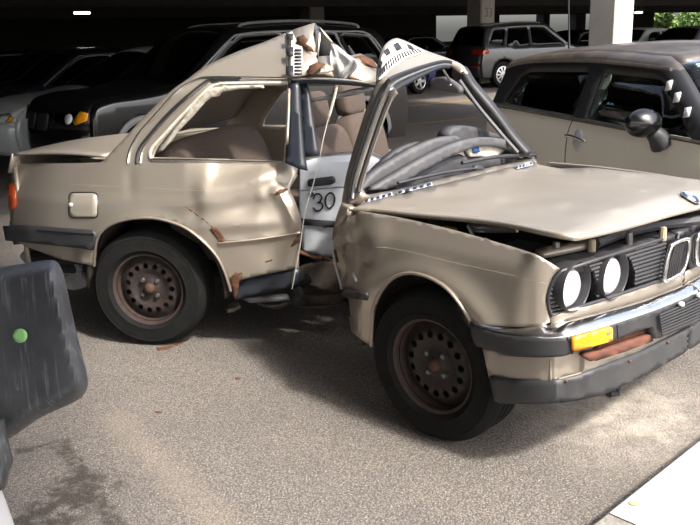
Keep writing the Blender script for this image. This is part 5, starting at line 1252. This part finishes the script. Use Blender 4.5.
# torn liner hanging under the tail
lnr = sm([(20, 255), (28, 249.5), (42, 252), (50, 249), (62, 255), (78, 262), (94, 272), (97, 281), (86, 287), (72, 290), (58, 284), (44, 276), (34, 268), (24, 262)], 3, True)
pix('torn_liner', lnr, s_side(RR, lambda s, z, u, v: -.22+bumps(u, v, [(30, 256, 8, 3, .04, 10), (52, 262, 5, 14, .05, -20), (66, 270, 5, 16, -.05, -25), (80, 272, 5, 12, .05, -20), (90, 280, 8, 4, .04, 0)])), RR, mat('grey_liner_sheet', (.22, .22, .225), .5), WK, step=3, thick=.004)
# ---------------- the vehicle at the near left: black wing mirror on a white door edge
van_sil = [(2.14, .30, 'b'), (2.20, .60, 'b'), (2.16, .97, 'h'), (2.02, 1.04, 'h'), (1.78, 1.10, 'g'), (1.20, 1.78, 'r'), (.9, 1.86, 'r'), (-2.0, 1.88, 'r'), (-2.15, 1.80, 't'), (-2.25, 1.0, 't'), (-2.25, .60, 'b'), (-2.2, .30, 'b')]
van = dict(W=.88, belt=1.05, tumble=.12, xs=(-2.25, 2.2), ax=(-1.4, 1.35), R=.33, arch=.38, zb=.30, sil=van_sil, paint='whitepaint', bow=.16, fillet=.06, step=.09, bay=False,
    windows=[dict(o=[(1.55, 1.10), (1.10, 1.66), (.35, 1.68), (.35, 1.10)])], front=[('headlamp', rrect(.5, .66, .76, .84, .04), 'lens', .012), ('headlamp', rrect(-.76, .66, -.5, .84, .04), 'lens', .012), ('grille', rrect(-.4, .66, .4, .82, .03), 'inkblack', .012)], rear=[('tail_lamp', rrect(.72, .7, .84, 1.05, .03), 'red', .012), ('tail_lamp', rrect(-.84, .7, -.72, 1.05, .03), 'red', .012)])
Car('van', 'white van nose carrying a scratched black wing mirror with green dot sticker', 'van', van, (-1.34, -1.04), math.pi/2)
mv = [o for o in COL.objects if o.name == 'van'][0]
def s_depth(d0, du, dv):
    """surface a given distance along the view that leans across the picture"""
    def go(uv):
        uv = np.asarray(uv, float).reshape(-1, 2); r = rays(uv); t = d0+du*(uv[:, 0]-40)+dv*(uv[:, 1]-360); return CP+t[:, None]*r
    return go
class WF:
    def w(S, L): return np.asarray(L)
WFr = WF()
MS0 = s_depth(1.02, -.0006, .0003)
def MS(uv):
    uv = np.asarray(uv, float).reshape(-1, 2); e = edge_dist(uv, mo, True); r = rays(uv)
    t = 1.02-.0006*(uv[:, 0]-40)+.0003*(uv[:, 1]-360) + .05*np.clip(1-e/16, 0, 1)**2.0
    return CP+t[:, None]*r
mo = sm([(-60, 282), (-20, 272), (20, 264), (48, 260), (57, 262), (62, 270), (66, 284), (76, 330), (84, 362), (88, 382), (83, 396), (70, 404), (40, 418), (5, 441), (-30, 455), (-60, 440)], 5, True)
M['mirror'] = mat('scratched_black_plastic', (.028, .030, .034), .42, 0, noise=(6, (.075, .078, .085), .42, .72, 8), dirt=(38, (.22, .23, .24), .665, .72, 9))
def add_scratches(m):
    t = m.node_tree; b = t.nodes['Principled BSDF']; src = b.inputs['Base Color'].links[0].from_socket; tc = t.nodes.new('ShaderNodeTexCoord')
    for k, (rz, sc) in enumerate(((.5, 1), (1.5, .8), (2.3, 1.2))):
        mp = t.nodes.new('ShaderNodeMapping'); mp.inputs['Rotation'].default_value = (.4*k, rz+.35, .3*k); mp.inputs['Scale'].default_value = (150*sc, 60, 9); t.links.new(tc.outputs['Object'], mp.inputs[0])
        n = t.nodes.new('ShaderNodeTexNoise'); n.inputs['Scale'].default_value = 1.0; n.inputs['Detail'].default_value = 3; t.links.new(mp.outputs[0], n.inputs['Vector'])
        r = t.nodes.new('ShaderNodeMapRange'); r.inputs[1].default_value = .60; r.inputs[2].default_value = .72; r.inputs[4].default_value = .5; t.links.new(n.outputs[0], r.inputs[0])
        mx = t.nodes.new('ShaderNodeMix'); mx.data_type = 'RGBA'; mx.inputs['B'].default_value = (.20, .21, .22, 1); t.links.new(src, mx.inputs['A']); t.links.new(r.outputs[0], mx.inputs['Factor']); src = mx.outputs['Result']
    t.links.new(src, b.inputs['Base Color'])
add_scratches(M['mirror'])
def van_part(o, par):
    o.parent = par; R_ = Matrix.Translation((mv.location.x, mv.location.y, 0)) @ Matrix.Rotation(math.pi/2, 4, 'Z')
    if par is mv: o.matrix_local = R_.inverted()
    return o
mh = pix('wing_mirror', mo, MS, WFr, M['mirror'], None, step=4, exdir=(-.030, .06, -.024), sharp=50)
van_part(mh, mv)
gd = pix('dot_sticker', circ(19.8, 335.8, 7.2, 20), MS, WFr, mat('green_sticker', (.24, .52, .20), .6), None, step=3, thick=.0006, sharp=10)
for v_ in gd.data.vertices: v_.co += Vector(tuple((CP-np.array(v_.co))*.004))
van_part(gd, mh)
arm = s_depth(1.05, 0, 0)
L = np.concatenate([arm(np.array([(-12, 425), (-4, 445), (2, 462), (-4, 480)])), np.array([[-.53, .93, .95]])]); van_part(tube('mirror_arm', L, [.022, .016, .014, .016, .02], M['mirror'], None, 10), mv)
